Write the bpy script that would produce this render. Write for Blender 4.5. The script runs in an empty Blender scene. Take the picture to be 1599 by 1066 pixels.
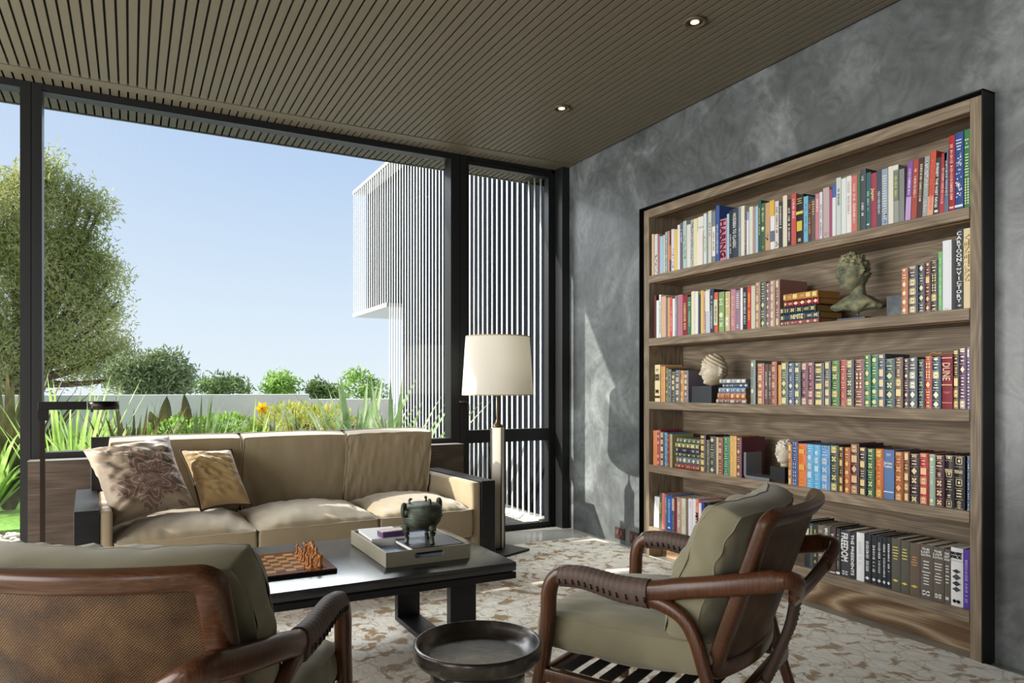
import bpy, bmesh, math, random
from mathutils import Vector, Matrix, noise
R = math.radians
random.seed(7)
S = bpy.context.scene
COL = S.collection
# ---------------------------------------------------------------- camera
FPX, YAW, HOR, EYE = 1113.0, R(28.15), 606.0, 1.10
cam = bpy.data.cameras.new('camera'); cam_o = bpy.data.objects.new('camera', cam); COL.objects.link(cam_o)
cam.sensor_width = 36; cam.lens = FPX / 1599 * 36; cam.shift_y = (HOR - 533) / 1599
cam.clip_start = .05; cam.clip_end = 500
cam_o.location = (0, 0, EYE); cam_o.rotation_euler = (R(90), 0, -YAW)
S.camera = cam_o
# ---------------------------------------------------------------- sky and sun
SUN = Vector((1, -.33, -.503))
w = bpy.data.worlds.new('sky'); S.world = w; w.use_nodes = True
nt = w.node_tree; nt.nodes.clear()
out = nt.nodes.new('ShaderNodeOutputWorld'); bg = nt.nodes.new('ShaderNodeBackground')
tc = nt.nodes.new('ShaderNodeTexCoord'); sp = nt.nodes.new('ShaderNodeSeparateXYZ'); cr = nt.nodes.new('ShaderNodeValToRGB')
nt.links.new(tc.outputs['Generated'], sp.inputs[0]); nt.links.new(sp.outputs['Z'], cr.inputs[0])
e = cr.color_ramp.elements
e[0].position = 0.0; e[0].color = (.71, .78, .84, 1)
e[1].position = 1.0; e[1].color = (.12, .26, .58, 1)
for p_, c_ in ((.10, (.62, .72, .84, 1)), (.28, (.45, .58, .79, 1)), (.45, (.33, .48, .74, 1))):
    q = e.new(p_); q.color = c_
# paler sky round the sun, as far as the haze scatters
dt = nt.nodes.new('ShaderNodeVectorMath'); dt.operation = 'DOT_PRODUCT'; dt.inputs[1].default_value = (-SUN).normalized()
nt.links.new(tc.outputs['Generated'], dt.inputs[0])
pw = nt.nodes.new('ShaderNodeMath'); pw.operation = 'POWER'; pw.use_clamp = True
mx0 = nt.nodes.new('ShaderNodeMath'); mx0.operation = 'MAXIMUM'; mx0.inputs[1].default_value = 0
nt.links.new(dt.outputs['Value'], mx0.inputs[0]); nt.links.new(mx0.outputs[0], pw.inputs[0]); pw.inputs[1].default_value = 3
mx = nt.nodes.new('ShaderNodeMixRGB'); mx.blend_type = 'MIX'; mx.inputs[2].default_value = (.98, .95, .90, 1)
nt.links.new(pw.outputs[0], mx.inputs[0]); nt.links.new(cr.outputs[0], mx.inputs[1])
nt.links.new(mx.outputs[0], bg.inputs[0]); nt.links.new(bg.outputs[0], out.inputs[0])
bg.inputs[1].default_value = SKY_STRENGTH = 1.0
sl = bpy.data.lights.new('sun', 'SUN'); so = bpy.data.objects.new('sun', sl); COL.objects.link(so)
sl.energy = 8; sl.angle = R(.6); sl.color = (1, .93, .82)
so.rotation_euler = SUN.to_track_quat('-Z', 'Y').to_euler(); so.location = (-8, 3, 6)
def day(name, loc, rot, sx, sy, power, col=(1, .97, .93)):
    # soft area lamp added as fill in place of daylight, outside the view
    l_ = bpy.data.lights.new(name, 'AREA'); l_.shape = 'RECTANGLE'; l_.size = sx; l_.size_y = sy; l_.energy = power; l_.color = col
    o_ = bpy.data.objects.new(name, l_); COL.objects.link(o_); o_.location = loc; o_.rotation_euler = rot
day('terrace_daylight', (-3.25, 2.3, 1.35), (0, R(-90), 0), 2.4, 4.9, 210)  # added fill across the open left side
day('rear_daylight', (-2.2, -2.15, 1.3), (R(90), 0, R(-20)), 1.7, 2.3, 50)  # added fill, the back wall has no opening here
day('window_daylight', (.6, 9.6, 7.0), (R(-52), 0, 0), 10, 4.5, 1400, (.96, .98, 1))  # added fill hung outside, hidden by the soffit, brightens the interior
S.view_settings.view_transform = 'Standard'; S.view_settings.look = 'None'
S.view_settings.gamma = 1; S.view_settings.use_curve_mapping = False; S.view_settings.exposure = 0.30
S.cycles.use_denoising = True
S.cycles.max_bounces = 8; S.cycles.diffuse_bounces = 5; S.cycles.glossy_bounces = 4; S.cycles.transmission_bounces = 6; S.cycles.transparent_max_bounces = 12
S.cycles.caustics_reflective = False; S.cycles.caustics_refractive = False
S.cycles.sample_clamp_indirect = 6

# ---------------------------------------------------------------- pixel rays (photo frame 1599 x 1066)
FW = (math.sin(YAW), math.cos(YAW)); RT = (FW[1], -FW[0])
def ray(px, py):
    u = (px - 799.5) / FPX
    return (FW[0] + RT[0] * u, FW[1] + RT[1] * u, (HOR - py) / FPX)
def onz(px, py, z): d = ray(px, py); t = (z - EYE) / d[2]; return Vector((d[0]*t, d[1]*t, z))
def onx(px, py, X): d = ray(px, py); t = X / d[0]; return Vector((X, d[1]*t, EYE + d[2]*t))
def ony(px, py, Y): d = ray(px, py); t = Y / d[1]; return Vector((d[0]*t, Y, EYE + d[2]*t))

# ---------------------------------------------------------------- materials
MATS = {}
def lin(h):
    h = h.lstrip('#'); v = [int(h[i:i+2], 16) / 255 for i in (0, 2, 4)]
    return tuple(x / 12.92 if x <= .04045 else ((x + .055) / 1.055) ** 2.4 for x in v) + (1,)
def base(name, col='#808080', rough=.6, metal=0, spec=.5, **kw):
    m = bpy.data.materials.new(name); m.use_nodes = True
    b = m.node_tree.nodes['Principled BSDF']
    b.inputs['Base Color'].default_value = lin(col) if isinstance(col, str) else col
    b.inputs['Roughness'].default_value = rough; b.inputs['Metallic'].default_value = metal
    b.inputs['Specular IOR Level'].default_value = spec
    for k, v in kw.items(): b.inputs[k.replace('_', ' ')].default_value = v
    return m, m.node_tree, b
def N(nt, t, **kw):
    n = nt.nodes.new('ShaderNode' + t)
    for k, v in kw.items():
        if hasattr(n, k): setattr(n, k, v)
        else: n.inputs[k.replace('_', ' ')].default_value = v
    return n
def coords(nt, kind='Object', scale=(1, 1, 1), rot=(0, 0, 0)):
    t = N(nt, 'TexCoord'); m = N(nt, 'Mapping'); m.inputs['Scale'].default_value = scale; m.inputs['Rotation'].default_value = rot
    nt.links.new(t.outputs[kind], m.inputs[0]); return m.outputs[0]
def ramp(nt, src, stops):
    r = N(nt, 'ValToRGB'); el = r.color_ramp.elements
    el[0].position, el[0].color = stops[0][0], lin(stops[0][1]); el[1].position, el[1].color = stops[-1][0], lin(stops[-1][1])
    for p, c in stops[1:-1]: q = el.new(p); q.color = lin(c)
    nt.links.new(src, r.inputs[0]); return r.outputs[0]
def bump(nt, b, src, strength=.3, dist=.002):
    n = N(nt, 'Bump'); n.inputs['Strength'].default_value = strength; n.inputs['Distance'].default_value = dist
    nt.links.new(src, n.inputs['Height']); nt.links.new(n.outputs[0], b.inputs['Normal'])
def plain(name, col, rough=.6, metal=0, spec=.5, grain=0, gscale=200, var=0, **kw):
    """a flat colour with a faint procedural grain"""
    key = ('plain', name)
    if key in MATS: return MATS[key]
    m, nt, b = base(name, col, rough, metal, spec, **kw)
    if grain or var:
        v = coords(nt); n = N(nt, 'TexNoise'); n.inputs['Scale'].default_value = gscale; n.inputs['Detail'].default_value = 4
        nt.links.new(v, n.inputs['Vector'])
        if grain: bump(nt, b, n.outputs[0], grain, .001)
        if var:
            hs = N(nt, 'HueSaturation'); mr = N(nt, 'MapRange'); mr.inputs[3].default_value = 1 - var; mr.inputs[4].default_value = 1 + var
            nt.links.new(n.outputs[0], mr.inputs[0]); nt.links.new(mr.outputs[0], hs.inputs['Value']); hs.inputs['Color'].default_value = lin(col)
            nt.links.new(hs.outputs[0], b.inputs['Base Color'])
    MATS[key] = m; return m
def wood(name, dark, mid, light, axis='Y', rough=.5, scale=1.0, grain=.4, spec=.4, lines=True):
    m, nt, b = base(name, mid, rough, spec=spec)
    st = {'X': (.22, 1, 1), 'Y': (1, .22, 1), 'Z': (1, 1, .22)}[axis]
    st2 = {'X': (1.2, 90, 90), 'Y': (90, 1.2, 90), 'Z': (90, 90, 1.2)}[axis]
    v = coords(nt, scale=tuple(s * scale for s in st)); v2 = coords(nt, scale=st2)
    n1 = N(nt, 'TexNoise'); n1.inputs['Scale'].default_value = 2.6; n1.inputs['Detail'].default_value = 2; nt.links.new(v, n1.inputs['Vector'])
    ma = N(nt, 'Math', operation='MULTIPLY'); ma.inputs[1].default_value = 30; nt.links.new(n1.outputs[0], ma.inputs[0])
    fr = N(nt, 'Math', operation='PINGPONG'); fr.inputs[1].default_value = 1; nt.links.new(ma.outputs[0], fr.inputs[0])
    n2 = N(nt, 'TexNoise'); n2.inputs['Scale'].default_value = 3; n2.inputs['Detail'].default_value = 5; nt.links.new(v2, n2.inputs['Vector'])
    mixf = N(nt, 'Math', operation='MULTIPLY_ADD'); mixf.inputs[1].default_value = (.46 if lines == 2 else .16) if lines else .12
    nt.links.new(fr.outputs[0], mixf.inputs[0])
    ml = N(nt, 'Math', operation='MULTIPLY'); ml.inputs[1].default_value = .60 if lines == 2 else .85; nt.links.new(n2.outputs[0], ml.inputs[0])
    nt.links.new(ml.outputs[0], mixf.inputs[2])
    c = ramp(nt, mixf.outputs[0], ((.15, dark), (.5, mid), (.82, light)))
    nt.links.new(c, b.inputs['Base Color']); bump(nt, b, n2.outputs[0], grain, .0008)
    return m
def fabric(name, col, rough=.9, weave=900, var=.12, sheen=.3, bumps=.25):
    m, nt, b = base(name, col, rough, spec=.2, Sheen_Weight=sheen)
    v = coords(nt); n = N(nt, 'TexNoise'); n.inputs['Scale'].default_value = 7; n.inputs['Detail'].default_value = 6; nt.links.new(v, n.inputs['Vector'])
    w_ = N(nt, 'TexNoise'); w_.inputs['Scale'].default_value = weave; w_.inputs['Detail'].default_value = 2; nt.links.new(v, w_.inputs['Vector'])
    ad = N(nt, 'Math', operation='MULTIPLY_ADD'); ad.inputs[1].default_value = .5; nt.links.new(n.outputs[0], ad.inputs[0])
    m2 = N(nt, 'Math', operation='MULTIPLY'); m2.inputs[1].default_value = .5; nt.links.new(w_.outputs[0], m2.inputs[0]); nt.links.new(m2.outputs[0], ad.inputs[2])
    mr = N(nt, 'MapRange'); mr.inputs[1].default_value = .3; mr.inputs[2].default_value = .7; mr.inputs[3].default_value = 1 - var; mr.inputs[4].default_value = 1 + var
    nt.links.new(ad.outputs[0], mr.inputs[0])
    hs = N(nt, 'HueSaturation'); hs.inputs['Color'].default_value = lin(col); nt.links.new(mr.outputs[0], hs.inputs['Value'])
    nt.links.new(hs.outputs[0], b.inputs['Base Color']); bump(nt, b, ad.outputs[0], bumps, .001)
    return m
def emit(name, col, strength):
    m, nt, b = base(name, '#000000', 1); b.inputs['Emission Color'].default_value = lin(col); b.inputs['Emission Strength'].default_value = strength; return m

M_black = plain('black_metal', '#141414', .38, .3, .4, grain=.05, gscale=60)
M_frame = plain('dark_frame', '#17181a', .42, 0, .4, grain=.04, gscale=50)
M_blackwood = wood('ebonised_wood', '#0d0d0e', '#16161a', '#222226', 'X', .36, grain=.15, lines=False)
M_shelf = wood('limed_oak', '#51453a', '#857562', '#b3a48c', 'Y', .55, 1.6)
M_shelfv = wood('limed_oak_upright', '#51453a', '#857562', '#b3a48c', 'Z', .55, 1.6)
M_plinth = wood('bold_limed_oak', '#51402f', '#7d6248', '#c4ae90', 'Y', .5, 1.1, lines=2)
M_cabinet = wood('fumed_oak', '#2b211b', '#4a3c32', '#75665a', 'X', .5, .9)
M_walnut = wood('walnut', '#27140b', '#52301c', '#78502f', 'Z', .28, .5, .1, .5, lines=False)
M_walnutp = wood('walnut_panel', '#27140b', '#4e2e1a', '#744c2c', 'X', .3, .5, .1, .5, lines=False)
M_tan = fabric('tan_velvet', '#9c8d72', sheen=.5)
M_green = fabric('olive_linen', '#858069', weave=700, var=.16)
M_paper = plain('paper', '#e8e0cc', .9, grain=.3, gscale=400)
M_gold = plain('gilt', '#e8c078', .35, .35, .5)
M_plaster = None
def plaster():
    m, nt, b = base('polished_plaster', '#4a4e4e', .36, spec=1.0)
    v = coords(nt); n = N(nt, 'TexNoise'); n.inputs['Scale'].default_value = 1.6; n.inputs['Detail'].default_value = 9; n.inputs['Roughness'].default_value = .62; n.inputs['Distortion'].default_value = 1.4
    nt.links.new(v, n.inputs['Vector'])
    n2 = N(nt, 'TexNoise'); n2.inputs['Scale'].default_value = 6; n2.inputs['Detail'].default_value = 6; n2.inputs['Distortion'].default_value = 3.2; nt.links.new(v, n2.inputs['Vector'])
    c = ramp(nt, n.outputs[0], ((.28, '#4d5152'), (.5, '#686d6f'), (.72, '#979d9f')))
    c2 = ramp(nt, n2.outputs[0], ((.3, '#a8a8a8'), (.62, '#ffffff')))
    mm = N(nt, 'MixRGB', blend_type='MULTIPLY'); mm.inputs[0].default_value = .55; nt.links.new(c, mm.inputs[1]); nt.links.new(c2, mm.inputs[2])
    nt.links.new(mm.outputs[0], b.inputs['Base Color']); bump(nt, b, n2.outputs[0], .25, .004)
    r = N(nt, 'MapRange'); r.inputs[3].default_value = .24; r.inputs[4].default_value = .46; nt.links.new(n.outputs[0], r.inputs[0]); nt.links.new(r.outputs[0], b.inputs['Roughness'])
    return m
M_plaster = plaster()
def concrete(name, a, b_, c_, rough=.35, sc=2.5):
    m, nt, b = base(name, a, rough)
    v = coords(nt); n = N(nt, 'TexNoise'); n.inputs['Scale'].default_value = sc; n.inputs['Detail'].default_value = 8; nt.links.new(v, n.inputs['Vector'])
    nt.links.new(ramp(nt, n.outputs[0], ((.3, a), (.5, b_), (.7, c_))), b.inputs['Base Color']); bump(nt, b, n.outputs[0], .05, .002); return m
M_floor = concrete('polished_concrete', '#8f8d84', '#9d9b92', '#aaa8a0', .25)
def rug_mat():
    m, nt, b = base('rug_wool', '#d8cdb6', .95, spec=.1, Sheen_Weight=.3)
    v = coords(nt)
    wn = N(nt, 'TexNoise'); wn.inputs['Scale'].default_value = 9; wn.inputs['Detail'].default_value = 3; nt.links.new(v, wn.inputs['Vector'])
    mixv = N(nt, 'MixRGB', blend_type='ADD'); mixv.inputs[0].default_value = .12; nt.links.new(v, mixv.inputs[1]); nt.links.new(wn.outputs['Color'], mixv.inputs[2])
    vo = N(nt, 'TexVoronoi', feature='DISTANCE_TO_EDGE'); vo.inputs['Scale'].default_value = 9; nt.links.new(mixv.outputs[0], vo.inputs['Vector'])
    n = N(nt, 'TexNoise'); n.inputs['Scale'].default_value = 12.0; n.inputs['Detail'].default_value = 6; n.inputs['Distortion'].default_value = .8; nt.links.new(v, n.inputs['Vector'])
    nb = N(nt, 'TexNoise'); nb.inputs['Scale'].default_value = 55; nb.inputs['Detail'].default_value = 3; nt.links.new(coords(nt, scale=(1, .3, 1)), nb.inputs['Vector'])
    vo2 = N(nt, 'TexVoronoi', feature='DISTANCE_TO_EDGE', distance='CHEBYCHEV') if False else N(nt, 'TexVoronoi', feature='DISTANCE_TO_EDGE'); vo2.inputs['Scale'].default_value = 17; nt.links.new(mixv.outputs[0], vo2.inputs['Vector'])
    ln = N(nt, 'Math', operation='LESS_THAN'); ln.inputs[1].default_value = .04; nt.links.new(vo.outputs['Distance'], ln.inputs[0])
    ln2 = N(nt, 'Math', operation='LESS_THAN'); ln2.inputs[1].default_value = .03; nt.links.new(vo2.outputs['Distance'], ln2.inputs[0])
    nz = N(nt, 'Math', operation='ADD'); nt.links.new(n.outputs[0], nz.inputs[0])
    sc = N(nt, 'Math', operation='MULTIPLY_ADD'); sc.inputs[1].default_value = .22; sc.inputs[2].default_value = -.11; nt.links.new(nb.outputs[0], sc.inputs[0]); nt.links.new(sc.outputs[0], nz.inputs[1])
    gt = N(nt, 'MapRange'); gt.inputs[1].default_value = .532; gt.inputs[2].default_value = .568; nt.links.new(nz.outputs[0], gt.inputs[0])
    near = N(nt, 'MapRange'); near.inputs[1].default_value = .26; near.inputs[2].default_value = .10; nt.links.new(vo.outputs['Distance'], near.inputs[0])
    blot = N(nt, 'Math', operation='MULTIPLY'); nt.links.new(gt.outputs[0], blot.inputs[0]); nt.links.new(near.outputs[0], blot.inputs[1])
    l2m = N(nt, 'Math', operation='MULTIPLY'); l2m.inputs[1].default_value = .10; nt.links.new(ln2.outputs[0], l2m.inputs[0])
    l1m = N(nt, 'Math', operation='MULTIPLY'); l1m.inputs[1].default_value = .42; nt.links.new(ln.outputs[0], l1m.inputs[0])
    mxa = N(nt, 'Math', operation='MAXIMUM'); nt.links.new(l1m.outputs[0], mxa.inputs[0]); nt.links.new(l2m.outputs[0], mxa.inputs[1])
    mxb = N(nt, 'Math', operation='MAXIMUM'); nt.links.new(mxa.outputs[0], mxb.inputs[0]); nt.links.new(blot.outputs[0], mxb.inputs[1])
    c1 = ramp(nt, nb.outputs[0], ((.3, '#e2dac8'), (.55, '#f0eadc'), (.75, '#faf7ef')))
    mc = N(nt, 'MixRGB'); nt.links.new(mxb.outputs[0], mc.inputs[0]); nt.links.new(c1, mc.inputs[1]); mc.inputs[2].default_value = lin('#9c7c4c')
    nt.links.new(mc.outputs[0], b.inputs['Base Color']); bump(nt, b, nb.outputs[0], .5, .003)
    return m
M_rug = rug_mat()

# ---------------------------------------------------------------- mesh tools
class B:
    """collects shapes into one mesh; everything in the owner's local coordinates"""
    def __init__(s): s.v = []; s.f = []; s.sm = []
    def add(s, vs, fs, smooth=False, M=None):
        k = len(s.v); s.v += [(M @ Vector(p)) if M is not None else Vector(p) for p in vs]
        s.f += [tuple(i + k for i in f) for f in fs]; s.sm += [smooth] * len(fs); return s
    def box(s, x0, x1, y0, y1, z0, z1, M=None):
        vs = [(x, y, z) for z in (z0, z1) for y in (y0, y1) for x in (x0, x1)]
        return s.add(vs, [(0, 2, 3, 1), (4, 5, 7, 6), (0, 1, 5, 4), (2, 6, 7, 3), (0, 4, 6, 2), (1, 3, 7, 5)], False, M)
    def loft(s, rings, closed=True, caps=True, smooth=True, M=None):
        n = len(rings[0]); vs = [p for r in rings for p in r]; fs = []
        for i in range(len(rings) - 1):
            for j in range(n if closed else n - 1):
                a, b2 = i * n + j, i * n + (j + 1) % n; fs.append((a, b2, b2 + n, a + n))
        k = len(s.sm); s.add(vs, fs, smooth, M)
        if caps:
            o = len(s.v) - len(vs); s.f += [tuple(o + j for j in reversed(range(n))), tuple(o + (len(rings) - 1) * n + j for j in range(n))]; s.sm += [False, False]
        return s
    def lathe(s, prof, n=24, M=None, caps=True):
        rings = [[(r * math.cos(2 * math.pi * j / n), r * math.sin(2 * math.pi * j / n), z) for j in range(n)] for r, z in prof]
        return s.loft(rings, caps=caps, M=M)
    def tube(s, path, rad, n=10, rad2=None, up=(0, 0, 1), M=None, power=2.0, pt=False):
        """sweep; rad (sideways) and rad2 (along up) may be lists"""
        P = [Vector(p) for p in path]; rings = []; up = Vector(up)
        for i, p in enumerate(P):
            t = (P[min(i + 1, len(P) - 1)] - P[max(i - 1, 0)]).normalized()
            sd = t.cross(up)
            if sd.length < 1e-3: sd = t.cross(Vector((0, 1, 0)))
            sd.normalize(); u2 = sd.cross(t).normalized()
            if pt: up = u2
            a = rad[i] if isinstance(rad, (list, tuple)) else rad
            c = a if rad2 is None else (rad2[i] if isinstance(rad2, (list, tuple)) else rad2)
            rg = []
            for j in range(n):
                th = 2 * math.pi * (j + .5) / n; cx, sx = math.cos(th), math.sin(th)
                cx = math.copysign(abs(cx) ** (2 / power), cx); sx = math.copysign(abs(sx) ** (2 / power), sx)
                rg.append(p + sd * (a * cx) + u2 * (c * sx))
            rings.append(rg)
        return s.loft(rings, M=M)
    def mesh(s, name):
        me = bpy.data.meshes.new(name); me.from_pydata([tuple(v) for v in s.v], [], s.f)
        me.polygons.foreach_set('use_smooth', s.sm); me.update(); return me
def link(name, me, mat, parent=None, loc=None, rot=None, kind=None):
    o = bpy.data.objects.new(name, me); COL.objects.link(o)
    if me is not None and mat is not None and not me.materials: me.materials.append(mat)
    if parent is not None: o.parent = parent
    if loc is not None: o.location = loc
    if rot is not None: o.rotation_euler = rot
    if kind: o['kind'] = kind
    return o
def obj(name, b, mat, parent=None, loc=None, rot=None, bevel=0, seg=2, kind=None, smooth=None):
    me = b.mesh(name)
    if bevel:
        bm = bmesh.new(); bm.from_mesh(me)
        ed = [x for x in bm.edges if len(x.link_faces) == 2 and x.calc_face_angle(0) > .5]
        bmesh.ops.bevel(bm, geom=ed, offset=bevel, segments=seg, profile=.5, affect='EDGES', clamp_overlap=True)
        if seg > 1:
            for f in bm.faces: f.smooth = True
        bm.to_mesh(me); bm.free()
        if seg > 1: me.set_sharp_from_angle(angle=R(50))
    return link(name, me, mat, parent, loc, rot, kind)
def tag(o, label=None, cat=None, group=None, kind=None):
    if label: o['label'] = label
    if cat: o['category'] = cat
    if group: o['group'] = group
    if kind: o['kind'] = kind
    return o
def thing(name, label, cat, loc=(0, 0, 0), rz=0, group=None):
    o = bpy.data.objects.new(name, None); COL.objects.link(o); o.location = loc; o.rotation_euler = (0, 0, rz); o.empty_display_size = .1
    return tag(o, label, cat, group)
def smooth_path(pts, n=6):
    """Catmull-Rom through the points"""
    P = [Vector(p) for p in pts]; out_ = []
    for i in range(len(P) - 1):
        p0, p1, p2, p3 = P[max(i - 1, 0)], P[i], P[i + 1], P[min(i + 2, len(P) - 1)]
        for k in range(n):
            t = k / n
            out_.append(.5 * ((2 * p1) + (-p0 + p2) * t + (2 * p0 - 5 * p1 + 4 * p2 - p3) * t * t + (-p0 + 3 * p1 - 3 * p2 + p3) * t ** 3))
    out_.append(P[-1]); return out_
def cushion(W, D, edge, crown, nx=40, ny=32, wr=.004, seed=0, fold=6.0, pw=2.6, sag=0, corner=.10, dirn=(1, .35), bulge=.02, kt=1.0, kb=1.0):
    """boxed cushion lying flat: a gusset of height edge, crowned top and bottom; returns (body, piping paths)"""
    b = B(); rnd = Vector((seed * 3.7, seed * 1.3, seed * 2.1))
    def outline(u, v):
        # rounded plan
        x, y = u * W / 2, v * D / 2
        x *= math.sqrt(1 - corner * v ** 4); y *= math.sqrt(1 - corner * u ** 4)
        return x, y
    def hgt(u, v):
        c = (1 - abs(u) ** pw) * (1 - abs(v) ** pw)
        q = Vector((u * fold * dirn[0], v * fold * dirn[1], 0)) + rnd
        wv = noise.noise(q) * .6 + noise.noise(q * 2.3) * .4
        ed = 1 - max(abs(u), abs(v)) ** 4
        return edge / 2 + crown * max(c, 0) ** .55 + wr * wv * (.35 + .65 * ed) * (3 * max(abs(u), abs(v)) ** 2 + .5), wv
    G = []
    for sgn in (1, -1):
        vs = []
        for j in range(ny + 1):
            for i in range(nx + 1):
                u, v = -1 + 2 * i / nx, -1 + 2 * j / ny; u = math.copysign(abs(u) ** .8, u); v = math.copysign(abs(v) ** .8, v)
                x, y = outline(u, v); h, _ = hgt(u, v); kk = kt if sgn > 0 else kb; h = edge / 2 + (h - edge / 2) * kk
                if abs(u) == 1 or abs(v) == 1: h = edge / 2 + wr * .6 * noise.noise(Vector((u * 4, v * 4, sgn)) + rnd)
                vs.append((x, y, sgn * h if sgn > 0 else -h * .98))
        fs = []
        for j in range(ny):
            for i in range(nx):
                a = j * (nx + 1) + i; q = (a, a + 1, a + nx + 2, a + nx + 1); fs.append(q if sgn > 0 else q[::-1])
        G.append((vs, fs))
    for vs, fs in G: b.add(vs, fs, True)
    ring = [i for i in range(nx + 1)] + [(j + 1) * (nx + 1) - 1 for j in range(1, ny + 1)] + [ny * (nx + 1) + i for i in range(nx - 1, -1, -1)] + [j * (nx + 1) for j in range(ny - 1, 0, -1)]
    T, Bo = G[0][0], G[1][0]; n = len(ring); rows = 5
    rings = []
    for k in range(rows):
        t = k / (rows - 1); r_ = []
        for i in ring:
            a, c = Vector(Bo[i]), Vector(T[i]); p = a.lerp(c, t); s_ = 1 + bulge * 4 * t * (1 - t)
            r_.append((p.x * s_ + wr * .5 * noise.noise(Vector((p.x * 20, p.y * 20, k)) + rnd), p.y * s_, p.z))
        rings.append(r_)
    b.loft(rings, caps=False)
    return b, [[Vector(T[i]) for i in ring], [Vector(Bo[i]) for i in ring]]
def piping(loops, r=.0045):
    b = B()
    for lp in loops:
        P = lp + [lp[0]]; k = len(P)
        b.tube(P, r, 6)
    return b
def wobble(o, amp, sc):
    pass
TXT = {}
def text_mesh(s, size=1.0, extrude=.0002, align='CENTER', shear=0, space=1.0):
    key = (s, align, shear, space)
    if key not in TXT:
        c = bpy.data.curves.new('t', 'FONT'); c.body = s; c.align_x = align; c.align_y = 'CENTER'; c.size = 1; c.extrude = .004; c.resolution_u = 2; c.shear = shear; c.space_character = space
        c.offset = .012
        o = bpy.data.objects.new('t', c); COL.objects.link(o); bpy.context.view_layer.update()
        me = bpy.data.meshes.new_from_object(o.evaluated_get(bpy.context.evaluated_depsgraph_get()))
        bpy.data.objects.remove(o); bpy.data.curves.remove(c)
        vs = [v.co.copy() for v in me.vertices]; fs = [tuple(p.vertices) for p in me.polygons]; bpy.data.meshes.remove(me)
        TXT[key] = (vs, fs)
    return TXT[key]
# ================================================================ THE ROOM
CZ, XW, XL, YB, YW = 2.84, 3.055, -3.2, -2.2, 4.85
b = B().box(XL, XW + .4, YB, YW + .16, -.12, 0); obj('floor', b, M_floor, kind='structure')
# right wall with the niche of the bookcase left open
BY0, BY1, BZ = 1.606, 3.767, 2.285
b = B().box(XW, XW + .4, YB, BY0, 0, 3.0).box(XW, XW + .4, BY1, YW + .1, 0, 3.0).box(XW, XW + .4, BY0, BY1, BZ, 3.0).box(XW + .35, XW + .4, BY0, BY1, 0, BZ)
obj('wall_right', b, M_plaster, kind='structure')
b = B().box(XL - .15, XW + .4, YB - .15, YB, 0, 3.0); obj('wall_back', b, M_plaster, kind='structure')
# left side: opened for light under added overhang, wall only towards the back
b = B().box(XL - .15, XL, YB, -.6, 0, 3.0); obj('wall_left', b, M_plaster, kind='structure')
M_slat = plain('slat_paint', '#6c6454', .55, grain=.15, gscale=120, var=.05)
M_dark = plain('slat_backing', '#2e2a22', .9)
ceil = obj('ceiling', B().box(XL - 4.2, XW + .4, YB - .15, 4.66, 2.856, 3.05).box(XL - 4.2, XW + .4, 4.66, 5.27, 2.875, 3.05), M_dark, kind='structure')  # unseen reach past the left opening is added to block the sun
PIT = .0470
me = None; x = XW - .008
for i in range(133):
    x -= PIT
    if x < XL - 4: break
    if me is None:
        me = B().box(0, .0365, YB, 4.652, CZ, CZ + .018).mesh('slat'); me2 = B().box(0, .0365, 4.752, 5.262, CZ, CZ + .018).mesh('soffit_slat')
    link('slat', me, M_slat, ceil, (x, 0, 0))
obj('trim_1', B().box(XL - 4, XW, 4.664, 4.752, CZ - .002, CZ + .03), plain('trim_paint', '#6a6150', .5, grain=.1), kind='structure')
sof = obj('soffit', B().box(XL - 4.2, XW + .1, 5.264, 5.285, CZ - .004, 3.06), plain('fascia', '#55585c', .5), kind='structure')
x = XW - .008
for i in range(133):
    x -= PIT; link('slat', me2, M_slat, sof, (x, 0, 0))
# corner post
obj('corner_column', B().box(2.985, XW - .001, 4.745, 4.86, 0, CZ - .003), M_frame, bevel=.002, seg=1, kind='structure')
# ---- window wall
M_glass, ntg, bg_ = base('window_glass', '#ffffff', 0, Transmission_Weight=1.0, IOR=1.45)
# thin architectural glass: passes light straight and mirrors a little at grazing angles
ntg.nodes.clear()
o_ = N(ntg, 'OutputMaterial'); tr = N(ntg, 'BsdfTransparent'); gl = N(ntg, 'BsdfGlossy'); gl.inputs['Roughness'].default_value = 0
fz = N(ntg, 'Fresnel'); fz.inputs[0].default_value = 1.5; mxs = N(ntg, 'MixShader'); mm_ = N(ntg, 'Math', operation='MULTIPLY'); mm_.inputs[1].default_value = 1.0
ntg.links.new(fz.outputs[0], mm_.inputs[0]); ntg.links.new(mm_.outputs[0], mxs.inputs[0]); ntg.links.new(tr.outputs[0], mxs.inputs[1]); ntg.links.new(gl.outputs[0], mxs.inputs[2]); ntg.links.new(mxs.outputs[0], o_.inputs[0])
tr.inputs[0].default_value = (.96, .98, .97, 1)
GY = 4.90
def pane(name, x0, x1, z0, z1, par):
    return link(name, B().add([(x0, GY, z0), (x1, GY, z0), (x1, GY, z1), (x0, GY, z1)], [(0, 1, 2, 3)]).mesh(name), M_glass, par)
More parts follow.
